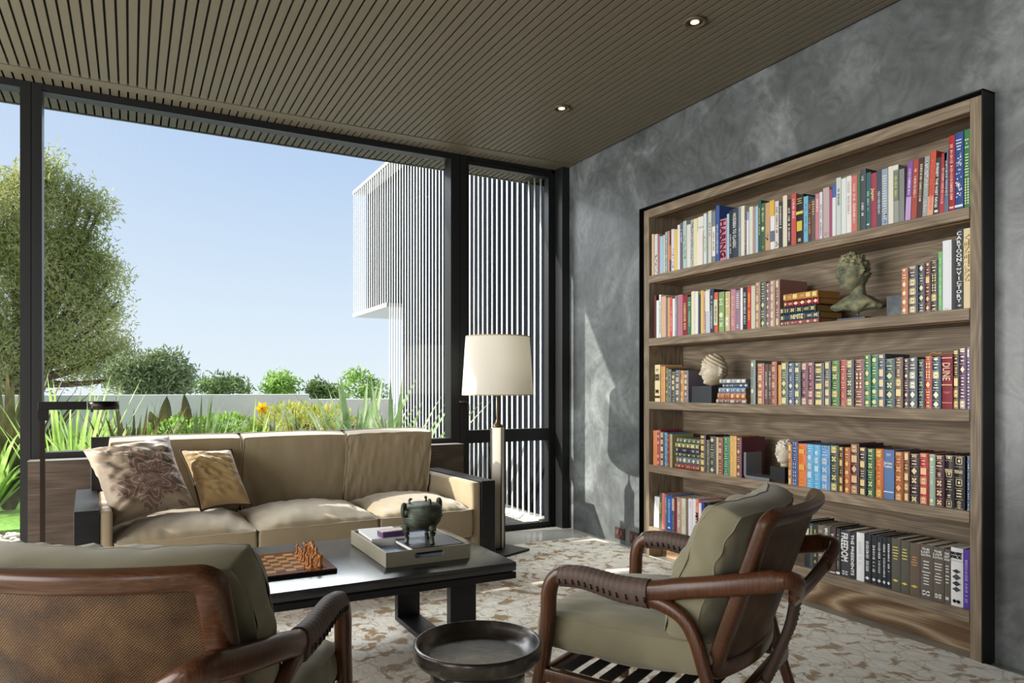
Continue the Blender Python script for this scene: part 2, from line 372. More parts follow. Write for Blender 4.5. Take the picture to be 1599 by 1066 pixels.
# main fixed window
ZS0, ZS1, ZT = .697, .732, 2.797
w1 = obj('window_1', B().box(-.446, 2.084, 4.85, 4.95, ZS0, ZS1).box(-.446, 2.084, 4.862, 4.95, ZT, CZ - .003).box(-.446, 2.084, 4.852, 4.862, ZT + .006, CZ - .003), M_frame, kind='structure')
pane('glass_pane', -.446, 2.084, ZS1, ZT, w1)
obj('mullion', B().box(-.550, -.500, 4.85, 4.97, 0, CZ - .003).box(-.496, -.446, 4.85, 4.97, 0, CZ - .003).box(-.505, -.49, 4.857, 4.96, 0, CZ - .003), M_frame, w1)
obj('mullion', B().box(2.084, 2.154, 4.85, 4.97, 0, CZ - .003).box(2.158, 2.212, 4.853, 4.97, 0, CZ - .003).box(2.15, 2.16, 4.86, 4.96, 0, CZ - .003), M_frame, w1)
w2 = obj('window_2', B().box(XL, -.55, 4.85, 4.95, 0, .05).box(XL, -.55, 4.85, 4.95, ZT, CZ - .003).box(XL - .06, XL, 4.85, 4.95, 0, CZ - .003), M_frame, kind='structure')
pane('glass_pane', XL, -.55, .05, ZT, w2)
# door leaf beside the column
zt = ony(730, 257, 4.87).z; zm1 = ony(740, 671.5, 4.87).z; zm0 = ony(740, 691.5, 4.87).z; zb = ony(800, 819, 4.87).z
dr = obj('door_1', B().box(2.214, 2.985, 4.852, 4.95, zt + .035, CZ - .003).box(2.957, 3.02, 4.852, 4.95, 0, CZ - .003).box(2.214, 3.0, 4.852, 4.95, 0, .012), M_frame, kind='structure')
obj('door_frame', B().box(2.216, 2.234, 4.86, 4.925, .014, zt + .033).box(2.93, 2.955, 4.86, 4.925, .014, zt + .033).box(2.234, 2.93, 4.86, 4.925, zt, zt + .033).box(2.234, 2.93, 4.86, 4.925, zm0, zm1).box(2.234, 2.93, 4.86, 4.925, .014, zb), M_frame, dr)
pane('glass_pane', 2.234, 2.93, zm1, zt, dr); pane('glass_pane', 2.234, 2.93, zb, zm0, dr)
h = ony(721, 627, 4.84)
obj('door_handle', B().lathe([(.019, 0), (.019, .008), (.012, .012), (.012, .03)], 20, Matrix.Translation((h.x, 4.853, h.z)) @ Matrix.Rotation(R(90), 4, 'X'))
    .tube(smooth_path([(h.x, 4.825, h.z), (h.x + .02, 4.82, h.z), (h.x + .045, 4.822, h.z - .015), (h.x + .05, 4.825, h.z - .07)], 5), .007, 8), plain('handle_steel', '#4a4844', .3, .8), dr)
# low timber-clad parapet under the window
lw = obj('trim_2', B().box(-.5, 2.128, 4.722, 4.848, 0, .694), M_cabinet, kind='structure')
obj('top_edge', B().box(-.502, 2.13, 4.718, 4.849, .6945, .6975), plain('sill_edge', '#8f8e88', .4), lw)

# ================================================================ BOOKCASE
XF, XBK = 2.971, 3.265
SH = [1.830, 1.423, 1.014, .605, .203]; TH = .048; YI0, YI1 = 1.658, 3.671
bc = thing('bookcase', 'built-in limed oak bookcase with five shelves in a black metal surround', 'bookcase', (XF, (BY0 + BY1) / 2, 0))
ox, oy = -bc.location.x, -bc.location.y
def bbx(x0, x1, y0, y1, z0, z1): return (x0 + ox, x1 + ox, y0 + oy, y1 + oy, z0, z1)
obj('metal_surround', B().box(*bbx(XF, XW + .3, BY0, BY0 + .006, 0, BZ)).box(*bbx(XF, XW + .3, BY1 - .006, BY1, 0, BZ)).box(*bbx(XF, XW + .3, BY0, BY1, BZ - .006, BZ)), M_black, bc)
XS = XF + .004
YS0, YS1 = 1.6125, 3.722
for y0, y1 in ((YS0, YI0), (YI1, YS1)):
    obj('stile', B().box(*bbx(XS, XBK, y0, y1, 0, BZ - .022)), M_shelfv, bc, bevel=.0015, seg=1)
obj('shadow_gap', B().box(*bbx(XS + .03, XBK, YS1, BY1 - .006, 0, BZ - .008)).box(*bbx(XS + .03, XBK, BY0 + .006, BY1, BZ - .022, BZ - .008)), M_dark, bc)
obj('top_rail', B().box(*bbx(XS, XS + .05, YI0, YI1, 2.212, BZ - .022)), M_shelf, bc, bevel=.0015, seg=1)
obj('top_panel', B().box(*bbx(XS + .05, XBK, YI0, YI1, 2.235, 2.255)), M_shelf, bc)
for z in SH:
    obj('shelf', B().box(*bbx(XF + .0015, XBK - .001, YI0 + .0012, YI1 - .0012, z - TH, z)), M_shelf, bc, bevel=.0012, seg=1)
M_warm = wood('warm_oak_edge', '#6a4224', '#8a5c34', '#a8784c', 'Y', .5, lines=False)  # warm light under shelf and rail edges, put in as strip colour
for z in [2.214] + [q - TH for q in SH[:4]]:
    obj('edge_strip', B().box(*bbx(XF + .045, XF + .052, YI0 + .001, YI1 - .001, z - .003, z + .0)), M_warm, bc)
obj('back_panel', B().box(*bbx(XBK, XBK + .02, YI0 - .02, YI1 + .02, 0, BZ - .02)), M_shelf, bc)
obj('plinth', B().box(*bbx(3.09, 3.11, YI0, YI1, 0, SH[4] - TH)), M_plinth, bc)

# ---- wall outlets and downlights
M_outlet = plain('outlet_bronze', '#4a302c', .45, .3)
for i, (a, c, lab) in enumerate((((961, 823), (976, 842), 'bronze socket plate on the plaster wall in the sunlit patch'), ((984, 831), (998, 848), 'bronze socket plate on the plaster wall close to the bookcase edge'))):
    p, q = onx(a[0], a[1], XW), onx(c[0], c[1], XW)
    cy, cz = (p.y + q.y) / 2, (p.z + q.z) / 2 + .0; wdt = abs(p.y - q.y) / 2; hh = .042
    t = thing('wall_outlet', lab, 'socket', (XW, cy, cz))
    obj('cover_plate', B().box(-.006, -.0005, -wdt, wdt, -hh, hh), M_outlet, t, bevel=.002)
    for s in (-1, 1):
        obj('socket', B().lathe([(.017, 0), (.017, .003), (.014, .004)], 16, Matrix.Translation((-.0065, s * .024, .004)) @ Matrix.Rotation(R(-90), 4, 'Y')), plain('socket_face', '#5c3e38', .4), t)
for px_, py_, lab in ((1085, 33, 'recessed ceiling downlight nearest the camera, above the bookcase'), (877, 168, 'recessed ceiling downlight closer to the glass door')):
    p = onz(px_, py_, CZ)
    t = thing('downlight', lab, 'ceiling light', p)
    obj('trim_ring', B().lathe([(.052, -.0005), (.055, -.006), (.050, -.012), (.043, -.012), (.038, -.001), (.036, -.0008)], 32, caps=False), plain('downlight_ring', '#574b3c', .4), t)
    obj('reflector', B().lathe([(.0375, -.003), (.0376, -.002)], 24), plain('downlight_dark', '#241a10', .4), t)
    obj('lens', B().lathe([(.020, -.0062), (.018, -.0045)], 20), emit('lamp_glow', '#ffdca0', 4.0), t)

# ================================================================ BOOKS
NUMS = 'first second third fourth fifth sixth seventh eighth ninth tenth eleventh twelfth thirteenth fourteenth fifteenth sixteenth seventeenth eighteenth nineteenth twentieth'.split()
TENS = {20: 'twenty', 30: 'thirty', 40: 'forty', 50: 'fifty', 60: 'sixty'}
TENTH = {20: 'twentieth', 30: 'thirtieth', 40: 'fortieth', 50: 'fiftieth', 60: 'sixtieth'}
def ordinal(n):
    if n <= 20: return NUMS[n - 1]
    t = n // 10 * 10
    return TENTH[t] if n == t else TENS[t] + '-' + NUMS[n - t - 1]
import colorsys
def colname(h):
    r_, g_, b_ = [int(h[i:i+2], 16) / 255 for i in (0, 2, 4)]
    hh, ll, ss = colorsys.rgb_to_hls(r_, g_, b_); hh *= 360
    if ll < .17: return 'black' if ss < .25 else ('dark navy' if 180 < hh < 280 else 'blackish')
    if ss < .12: return 'white' if ll > .86 else 'pale grey' if ll > .68 else 'mid grey' if ll > .4 else 'dark grey'
    pre = 'dark ' if ll < .34 else 'pale ' if ll > .74 else ''
    if hh < 12 or hh >= 345: nm = 'red' if ss > .42 else 'rose'
    elif hh < 42: nm = ('orange' if ss > .55 else 'brown') if ll < .74 else 'cream'
    elif hh < 68: nm = 'yellow' if ss > .45 and ll < .8 else ('olive' if ll < .6 else 'cream')
    elif hh < 160: nm = 'green'
    elif hh < 195: nm = 'teal'
    elif hh < 250: nm = 'blue' if ss > .3 else 'slate blue'
    elif hh < 300: nm = 'purple' if ss > .15 else 'mauve'
    else: nm = 'pink' if ll > .5 else 'plum'
    return (pre + nm) if not (pre == 'pale ' and nm == 'cream') else 'cream'
BM = {}
def cover_mat(h, kind):
    k = (h, kind)
    if k not in BM:
        rough = {'l': .36, 'p': .38, 'h': .6}[kind]
        m, nt, bb = base('cover_' + h, '#' + h, rough, spec=.5)
        v = coords(nt); n = N(nt, 'TexNoise'); n.inputs['Scale'].default_value = 260 if kind == 'l' else 60; n.inputs['Detail'].default_value = 3; nt.links.new(v, n.inputs['Vector'])
        bump(nt, bb, n.outputs[0], .18 if kind == 'l' else .05, .001)
        BM[k] = m
    return BM[k]
def ink(h, metal=0):
    k = ('ink', h, metal)
    if k not in BM:
        BM[k] = plain('ink_' + h, '#' + h, .35 if metal else .6, .25 if metal else 0)
    return BM[k]
def strokes(bb, x, y0, y1, z0, z1, n, rnd, fill=.62):
    """illegible lettering: a row of small letter-like marks running down the spine"""
    h_ = (z1 - z0) / n
    for i in range(n):
        if rnd.random() < .12: continue
        za, zb_ = z0 + i * h_, z0 + (i + fill) * h_
        k = rnd.randrange(4); wd = (y1 - y0)
        if k in (0, 1): bb.box(x, x + .0004, y0, y1, za, za + (zb_ - za) * .35)
        if k in (0, 2): bb.box(x, x + .0004, y0, y1, za + (zb_ - za) * .65, zb_)
        if k in (1, 2): bb.box(x, x + .0004, y0 + wd * .38, y0 + wd * .62, za, zb_)
        if k == 3: bb.box(x, x + .0004, y0 + wd * .1, y1 - wd * .1, za, zb_)
def rect(bb, x, y0, y1, z0, z1): bb.box(x, x + .0004, y0, y1, z0, z1)
def dia(bb, x, yc, zc, a, c): bb.add([(x, yc - a, zc), (x, yc, zc - c), (x, yc + a, zc), (x, yc, zc + c)], [(0, 1, 2, 3)])
def disc(bb, x, yc, zc, a, n=12): bb.add([(x, yc + a * math.cos(2*math.pi*k/n), zc + a * math.sin(2*math.pi*k/n)) for k in range(n)], [tuple(range(n))])
def frame_(bb, x, y0, y1, z0, z1, t):
    rect(bb, x, y0, y1, z0, z0 + t); rect(bb, x, y0, y1, z1 - t, z1); rect(bb, x, y0, y0 + t, z0, z1); rect(bb, x, y1 - t, y1, z0, z1)
def star(bb, x, yc, zc, a):
    p = []
    for k in range(10):
        r_ = a if k % 2 == 0 else a * .42; th = math.pi / 2 + k * math.pi / 5; p.append((x, yc + r_ * math.cos(th), zc + r_ * math.sin(th)))
    bb.add(p + [(x, yc, zc)], [(k, (k + 1) % 10, 10) for k in range(10)])
def gild(bb, x, y0, y1, z0, z1, c, rnd):
    w_, h_ = y1 - y0, z1 - z0; yc, zc = (y0 + y1) / 2, (z0 + z1) / 2; a = w_ * .36
    if c == 'd':
        k = max(1, int(h_ / (w_ * 1.1)))
        for i in range(k): dia(bb, x, yc, z0 + h_ * (i + .5) / k, a, min(h_ / k * .45, w_ * .55))
    elif c == 'b':
        frame_(bb, x, y0 + w_ * .1, y1 - w_ * .1, z0 + h_ * .06, z1 - h_ * .06, w_ * .07)
        rect(bb, x, y0 + w_ * .24, y1 - w_ * .24, z0 + h_ * .16, zc - h_ * .07); rect(bb, x, y0 + w_ * .24, y1 - w_ * .24, zc + h_ * .07, z1 - h_ * .16)
        rect(bb, x, y0 + w_ * .24, yc - w_ * .07, zc - h_ * .05, zc + h_ * .05); rect(bb, x, yc + w_ * .07, y1 - w_ * .24, zc - h_ * .05, zc + h_ * .05)
    elif c == 'f': rect(bb, x, y0 + w_ * .13, y1 - w_ * .13, z0 + h_ * .08, z1 - h_ * .08)
    elif c == 'o': disc(bb, x, yc, zc, min(a, h_ * .4)); rect(bb, x, y0 + w_ * .15, y1 - w_ * .15, z0 + h_ * .03, z0 + h_ * .08)
    elif c == 's': frame_(bb, x, y0 + w_ * .14, y1 - w_ * .14, z0 + h_ * .12, z1 - h_ * .12, w_ * .06); star(bb, x, yc, zc, w_ * .22)
    elif c == 'x':
        n = max(2, int(h_ / (w_ * .42)))
        for i in range(n):
            for j in (-1, 1): dia(bb, x, yc + j * w_ * .21, z0 + h_ * (i + .5) / n, w_ * .15, h_ / n * .46)
    elif c == 'q':
        for i, j in ((-1, -1), (1, -1), (-1, 1), (1, 1)): disc(bb, x, yc + j * w_ * .17, zc + i * h_ * .2, w_ * .14, 8)
        disc(bb, x, yc, zc, w_ * .12, 8)
    elif c == 'l':
        n = max(2, int(h_ / .011))
        for i in range(n):
            s_ = rnd.uniform(.14, .3); rect(bb, x, y0 + w_ * s_, y1 - w_ * s_, z0 + h_ * (i + .3) / n, z0 + h_ * (i + .62) / n)
    elif c == 't': strokes(bb, x, yc - w_ * .24, yc + w_ * .24, z0 + h_ * .06, z1 - h_ * .06, max(4, int(h_ / .009)), rnd)
BOOKN = 0
def make_book(Y0, Y1, z0, hgt, depth, col, kind, deco, inkc, texts, seed, label, group, setb=.012, lean=0, flat=None, name='book'):
    """spine faces -X; local origin at spine foot centre, y = across the spine, z up"""
    rnd = random.Random(seed); th = Y1 - Y0 - .0006; hw = th / 2
    M = cover_mat(col, 'l' if kind == 'l' else 'p' if kind == 'p' else 'h')
    bt = min(.003, th * .12) if kind != 'p' else .0008
    b = B().box(.001, depth, -hw, -hw + bt, 0, hgt).box(.001, depth, hw - bt, hw, 0, hgt)
    xs = -.0006
    if kind == 'p': b.box(0, .0012, -hw, hw, 0, hgt)
    else:
        rd = min(.006, th * .16) if kind == 'l' else min(.003, th * .1)
        n = 6; r1 = []
        arc = [(-rd * math.cos(math.pi * (k / n - .5)) + .001, -hw + th * k / n) for k in range(n + 1)]
        pts = arc + [(.003, hw), (.003, -hw)]
        b.loft([[(x_, y_, z_) for x_, y_ in pts] for z_ in (0, hgt)], smooth=False)
        xs = -rd + .0003
        if kind == 'l':
            zz = [.17, .36, .55, .74, .90] if seed % 3 else [.2, .4, .6, .8]
            for f_ in zz:
                b.loft([[(x_ - .0016 if k_ <= n else x_, y_, z_) for k_, (x_, y_) in enumerate(pts)] for z_ in (hgt * f_ - .0018, hgt * f_ + .0018)], smooth=False)
    o = obj(name, b, M, smooth=None)
    ov = .0035 if kind != 'p' else .0002
    obj('page_block', B().box(.002, depth - ov, -hw + bt, hw - bt, ov, hgt - ov), M_paper if kind != 'l' else plain('gilt_pages', '#b8924e', .45, .35, grain=.3, gscale=500), o)
    g = B(); xo = xs - .0007
    if kind == 'l':
        zz = [0] + [f_ * hgt for f_ in zz] + [hgt]; pn = len(zz) - 1
        d_ = (deco or 'dldld')
        for i in range(pn):
            c = d_[i % len(d_)]; pad = .004
            gild(g, xo, -hw * .86, hw * .86, zz[pn - i - 1] + pad, zz[pn - i] - pad, c, rnd)
        for f_ in zz[1:-1]:
            rect(g, xo - .0012, -hw * .8, hw * .8, f_ - .0022, f_ - .0014)
        rect(g, xo, -hw * .85, hw * .85, .0035, .0045); rect(g, xo, -hw * .85, hw * .85, hgt - .0045, hgt - .0035)
        obj('gilding', g, ink(inkc, 1), o, kind='stuff')
    elif deco:
        # deco: list of zones  a-b:kind:colour  as fractions of the height from the top
        by = {}
        for zn in deco.split('+'):
            fr, kd, ic = (zn.split(':') + [inkc])[:3]; a_, c_ = [float(q) / 100 for q in fr.split('-')]
            by.setdefault(ic or inkc, B()); gg = by[ic or inkc]
            za, zb_ = hgt * (1 - c_), hgt * (1 - a_)
            if kd == 'F': rect(gg, xo + .0002, -hw * .98, hw * .98, za, zb_)
            elif kd == 'M':
                for _ in range(int((zb_ - za) / .004)):
                    q = rnd.uniform(za, zb_ - .004); y_ = rnd.uniform(-hw * .8, hw * .4); rect(gg, xo + .0001, y_, y_ + rnd.uniform(.15, .5) * hw, q, q + rnd.uniform(.002, .006))
            else: gild(gg, xo - .0002, -hw, hw, za, zb_, kd, rnd)
        for ic, gg in by.items():
            if gg.v: obj('spine_print', gg, ink(ic), o, kind='stuff')
    for tx in texts:
        s, fa, fb, mode, ic = tx
        vs, fs = text_mesh(s); x_ = [v.x for v in vs]; y_ = [v.y for v in vs]; W_, H_ = max(x_) - min(x_), max(y_) - min(y_); cx_, cy_ = (max(x_) + min(x_)) / 2, (max(y_) + min(y_)) / 2
        L_ = hgt * (fb - fa); zc = hgt * (1 - (fa + fb) / 2)
        if mode == 'v':   # reads downwards, letter tops to the viewer's right
            sx = L_ / W_; sy = min(sx * 1.7, th * (.74 if len(s) < 9 else .5) / H_); sx = min(sx, sy * 2.2)
            Mx = Matrix(((0, 0, -1, xo - .0004), (0, -sy, 0, cy_ * sy), (-sx, 0, 0, zc + cx_ * sx), (0, 0, 0, 1)))
        else:             # upright across the spine
            sx = th * .84 / W_; sy = min(L_ / H_, sx * 1.8); sx = min(sx, sy * 1.4)
            Mx = Matrix(((0, 0, -1, xo - .0004), (-sx, 0, 0, cx_ * sx), (0, sy, 0, zc - cy_ * sy), (0, 0, 0, 1)))
        obj('spine_title', B().add([Mx @ v for v in vs], fs), ink(ic), o)
    o.location = (XF + setb, (Y0 + Y1) / 2, z0)
    if lean: o.rotation_euler = (lean, 0, 0)
    tag(o, label, 'book', group)
    return o
# rows: x0 x1 ytop colour kind deco ink | title@from-to@mode@ink ...    (photo pixels of the spine; kind l leather, h cloth, p paperback)
ROW1 = '''
1017.8 1021.2 365.6 e8c49a p - -
1022 1026.8 366 d9dde0 p 50-96:M:1e3044 -
1027 1030.2 367 b8706a p - -
1030.4 1035.6 369 a9cdeb p - -
1035.9 1038.4 367 d8dac8 p - -
1038.6 1042.6 362 98a4a4 p 4-96:M:e8ecec -
1043 1045.4 360.6 e0a088 p - -
1045.6 1048 361 4a3428 p 35-70:F:c8862c -
1048.2 1053 358 e8e0ee p 40-92:M:9a80b8 -
1053.2 1057.8 358.5 f0cc60 p - -
1058 1061.8 351.3 f0eeee p - -
1062 1066.3 348 6a6480 p 12-45:t:f4f4f8 -
1066.5 1072 345.5 bccfc8 p 30-80:M:60906c -
1072.5 1078.4 351 e8e4de p - -
1078.6 1083 343.5 b8c0c4 p 5-95:M:5c6a70 -
1083.2 1089 342 ede8b8 p - -
1089.2 1098.2 339.6 f0ede0 h 20-24:F:c8ccd0+30-100:F:f6ece4 -
1098.6 1103.2 333.6 dde8ec p 30-80:M:b8c840 -
1103.4 1105.6 334 8a98a0 p - -
1105.8 1111 329.5 dcd8c8 p 20-50:t:606060 -
1112 1117.3 330 7c8c98 p 30-88:F:eef0ee+34-80:t:8c4438 -
1117.8 1123.2 321.5 3c5ca4 h 30-90:t:f4f6fa -
1124.3 1134.5 343 d98aa0 h - 4a1a30 HARING@.04-.94@v@5a1c34
1135 1138.6 334 a8d0ec p - -
1138.8 1143 329 2c352c p 45-92:t:eef0f0 -
1143.2 1153 326.5 3a4254 h - e8e8ea MODERN_TO_CLASSIC@.1-.8@v@e8e8ea
1153.2 1156.6 322.5 8c9ca8 p 40-60:t:f0f4f8 -
1157 1162.6 322 eee6d2 p - -
1162.8 1165.6 333 6e6862 p 10-90:t:d8d4cc -
1166 1169.7 330.5 a0b0d8 p 20-100:F:e8ecf6 -
1170 1175.6 323 e6e6d8 p - -
1175.8 1179.4 323 b89888 p - -
1179.6 1183.8 322 adcdeb p - -
1184 1188.3 313 3c5c54 h 10-70:t:c8d890 -
1188.5 1195 318 4a6a4a h 6-40:t:e8f0b0+46-58:o:e8f0b0+88-96:t:e8f0b0 -
1195.2 1202.4 317 cfa582 p 60-80:M:7a5840 -
1202.6 1209.6 313.6 f0f0f0 h 0-32:F:e8bc48+62-84:F:6a7a90 -
1210.2 1216 314.4 e8dad2 p 8-70:t:3a4044+84-96:M:20242a -
1216.2 1222 316 3c4244 p 4-60:t:f0f0f0 -
1222.2 1229 306 ece2cc h - -
1229.2 1235.4 312 2a2c34 p 4-95:t:f0f0f4 -
1235.6 1243.2 303.6 cf5a54 p 5-50:t:f6e4e0 -
1243.4 1254.7 305 1e1e20 h 6-20:l:e8d060+34-40:F:e8d060+52-76:f:dcc850+88-96:t:f0e8c0 -
1254.9 1261.8 307 7cbadc p 10-80:t:5a90c0 -
1262 1267 313 5a4438 p 8-20:t:f0a060+26-84:t:f0a060 -
1267.2 1273 311.5 6e605a p 3-38:l:ecdf98 -
1273.2 1279.6 303 d08a98 p 8-40:t:f8f0f0 -
1279.8 1284.2 300 e4e8ea p 20-96:t:30383c -
1285 1294.8 294 c8b4b4 h 88-95:M:8c7878 -
1295 1299.6 296 a8587a p - -
1299.8 1305.6 288.6 5070b8 p 25-100:F:e8ecf0 -
1305.8 1313.4 278 d4dcd8 p 16-50:t:203840 -
1313.6 1321.4 279 e4ecea h - -
1321.6 1329.4 275.6 f0eeec h 5-70:t:b8a8b0 -
1329.8 1338.4 275 d87874 p 8-92:t:f8ece4 -
1338.6 1343 272 587a60 p - -
1343.2 1352 265 4c5458 h 10-22:t:e8ecec+52-78:t:e8ecec -
1352.4 1359.6 270 38686c h 30-70:t:a8d8c8+90-94:d:d8f0e8 -
1359.8 1368.6 271 a84458 h - e8d8a0 Japan@.28-.5@v@f0e0a0
1368.8 1376.6 266 4e5464 p 30-80:t:e0e4e8 -
1376.8 1386.5 264.6 9cb0c4 p 10-90:l:f4ecd8+60-96:M:2c5c94 -
1386.8 1395 260.6 ece6da h - -
1395.2 1403.4 258.6 9ca49c h 0-8:F:e8e8e0+10-62:F:7c847c+14-58:t:e0e460 -
1403.6 1412 264.6 8c908e h - -
1413.4 1422 254 8a5aa8 p 8-60:t:f8f0fc+60-100:F:c8a8dc - ^
1422.4 1431 251 b05048 p 10-70:t:f4dcc8 - ^
1431.4 1439.6 248 4a3430 p 5-80:t:f0e0c8 - ^
1440 1448 245.6 a4a8a8 p 5-95:M:e8ecec - ^
1448.4 1457.6 238 d05a44 h 4-96:t:d87860+70-100:F:e8a890 - ^
1458 1466 247.6 343c44 h 92-97:f:f0f0f0 - EVEREST_THE_WEST_RIDGE@.1-.88@v@f4f4f4 ^
1466.3 1474.4 240.6 b83a48 p 20-88:t:f0c8c0 - ^
1474.6 1481.2 235 5a7894 p 8-80:t:e8f0f4 -
1481.6 1491 212.6 b02830 h 6-90:t:f6e0d8+94-97:f:f0d0c0 -
1491.4 1504.4 208 2e4e94 h 8-24:l:f0f4fa+26-66:M:e8f0f8+66-88:M:f4f8fc+94-97:F:f0f4fa -
1505.4 1516.4 203 3e7e4c h 6-30:q:f0f0c8+30-60:l:f0f0c8+62-96:x:f0f0c8 -
'''
ROW2 = '''
1021.8 1024.8 461 6a2430 p - -
1025 1028.9 469 edf2f4 p - -
1029.1 1032.4 460 e8ece4 p 10-95:t:404840 -
1033 1039.8 463 e0b898 p - -
1040 1042.2 465 80707c p - -
1042.5 1046.2 464.5 e0a87c p - -
1046.4 1050 464 d8584c p 20-90:t:f8e0d8 -
1050.2 1054 466 f4f2f4 p - -
1054.2 1057.4 461.5 8a9c9c p 10-90:t:dce4e0 -
1057.8 1066 460.5 c07a90 h - -
1066.2 1073.7 461 8e1c2c h 14-90:t:f0e088 -
1074 1079.1 463.5 3c7a5c p 12-24:l:e0f0e4+34-80:t:c8e0d0 -
1079.3 1084.8 455 eee8cc h - -
1085 1090 455 f2f0e4 h - -
1090.2 1093.4 459.5 3a4470 p - -
1094 1098.4 453.5 e8c470 h - -
1098.6 1101.6 454.5 d8a8a0 p 5-95:t:a87060 -
1101.9 1108.8 452.5 c8d4dc h 4-50:F:e8ece0 -
1109 1114.6 451.5 2c3858 h 8-95:t:f4f6f8 -
1115.2 1121.2 456.5 d8694c h 18-82:F:d8dcb8+22-78:t:303838 -
1122.5 1131 456 8cb070 h 10-40:q:f0f4d8+46-70:o:e8f0d0+74-90:q:e4ecc8 -
1132.4 1140 455.3 d8c090 h 6-50:q:f8f4d8+60-90:b:f6f0dc -
1141 1148.6 452 c88a9c h 10-92:t:f0d8a8 -
1148.8 1156 453 9c8098 h 6-46:l:f8f4e4+84-95:t:f4f0f4 -
1156.3 1159.8 449.5 f4f6f4 p - -
1160 1167 448.5 24262c h 6-92:t:f4f4f6 -
1167.2 1172.4 447.5 d83830 p 8-84:t:f8e470 -
1172.7 1179.3 446.5 d8d4c0 h - -
1180.2 1187.2 441 b08880 l blbfb e8c8a0
1188.2 1196.2 441 3c5858 l lldld e0dc98
1196.6 1202.3 441.8 8a6070 l ddddd f0d0b0
1202.8 1210.2 438.3 c0a090 l fbfbf e8d0b0
1211.3 1217.6 436.5 9a7068 l fldlf e8d0b0
'''
ROW2B = '''
1407.7 1418.2 419 c07850 l dlddd f4dcb8
1419.2 1433.6 415 3c4660 l blbbb e8d8a8
1434.6 1444.6 411.5 3c4858 l dlddl e8dcb8
1445 1453.6 409.5 6a3038 l dlfld e8c898
1454 1465 405.5 2c3444 l llxxb e8d898
1465.4 1471.4 393 7cc07c p 5-95:t:d8f0c8 -
1471.7 1485.8 376 eef2f8 h 97-98:t:9090a0 -
1494 1503.8 358.5 384048 h 94-97:d:d8d8d8 - C@.03-.075@u@f6f6f6 A@.085-.13@u@f6f6f6 R@.14-.185@u@f6f6f6 T@.195-.24@u@f6f6f6 O@.25-.295@u@f6f6f6 O@.305-.35@u@f6f6f6 N@.36-.405@u@f6f6f6 S@.415-.46@u@f6f6f6 for@.48-.51@u@f6f6f6 V@.53-.575@u@f6f6f6 I@.59-.635@i@f6f6f6 C@.65-.695@u@f6f6f6 T@.705-.75@u@f6f6f6 O@.76-.805@u@f6f6f6 R@.815-.86@u@f6f6f6 Y@.87-.915@u@f6f6f6
1504.4 1515.4 357 ead8b0 h - - VENETIAN@.08-.66@v@dcc898
'''
ROW3A = '''
1022.5 1030.7 569.3 f0e0b0 h 10-18:t:302820+24-44:b:302820+66-78:q:302820+84-90:F:302820 -
1032 1038.5 571.8 e0a060 l tttt f0c890
1039.8 1044 574.5 5c6850 l qdqdq e8e0a0
1044.3 1048.2 576 5a6070 l qqldq e0d8a8
1049.3 1054.8 579.5 3a4048 l lfffl e8dcae
1055.5 1062.2 577.3 505868 l lbbbd ece4c0
1063 1068.2 578 d88c48 l ftftf f0cc90
1068.7 1074.8 578 6e6878 l lfffd e8d8b0
'''
ROW3B = '''
1172 1179.8 562.5 7a8a84 l d--d- e8e8d8
1183 1193.2 567 b86c64 l blbdb f0d4a0
1194 1199.6 568 6a5450 h 12-90:t:f0e8e8 -
1200.2 1204.8 568 6a5450 h 12-90:t:f0e8e8 -
1205 1213 564 a8605044 l qbqbq e8c0a0
1215 1219.8 569.5 e0a050 l ttttt f4d090
1220 1230.6 565 5a6c60 l flddf e8e0a8
1231.2 1240.2 566 345082 l dqtdl e8e4d0
1241 1250.2 565.5 4a6466 l dfldf e8e0b0
1251.5 1262 565.5 6a3050 l btttb f0d4b8
1262.3 1271.2 565 7a3052 l btttb f0d4b8
1272.2 1287 566.5 445260 l fblfb ecdc9c
1288 1297.2 563.5 5a6278 l flbff ecd8a4
1298.6 1311.2 562.5 2e7444 l lbqlb ecdf98
1312.5 1321.8 561 b85048 l tltlt f0c0a0
1322 1333.4 561 445456 l blqqb ece4b4
1334.9 1349.8 560.5 7a4054 l llxxl f4e0a4
1350.2 1359.8 553.5 3c8460 l oldoo ecdf9c
1361 1371.5 553.5 34806c l oldoo ecdf9c
1372 1382.2 552.3 4c5e78 l flfff e8d0ac
1383 1397.5 559.5 2c5458 l lldqd dcd8a8
1398.2 1410.2 557.5 6e5654 l ltbfl ecd49c
1412 1419.6 559 4a3448 l dldld ecd8b0
1420 1432.4 557.5 566268 l dlbbd eae8dc
1434.4 1444.2 560.5 1c3a56 l qqqqq ecdf98
1444.7 1455.6 555.5 c04438 l lxxdl f4d4a0
1456 1469.6 556.5 2e4e70 l dlbld ece8b8
1471 1487.6 552.5 8e2638 h 6-8:F:f0c8a0+55-57:F:f0c8a0+68-72:l:e0b090+88-89:F:f0c8a0 - DUNE@.16-.48@v@f4d8b8
1489 1498 545.5 38281e l bltfb e8c888
1498.4 1509.6 542 5a4066 l bldll e8d4b8
1510 1515.4 541 6a5088 l bldll e8d8d0
'''
ROW4A = '''
1020 1025.8 671.3 e08a50 l ttttt f4c090
1026 1031.5 670.5 b03040 l dddld f4c8a0
1031.8 1037.4 673.3 22202e l bbfbb f0e4b8
1037.8 1042 674.5 5090c4 l qlqlq d0e4f0
1042.2 1045.8 677 8a1620 l ddqdq e8a060
1046 1049.6 677 b0a878 l qqqqq f0e8b0
'''
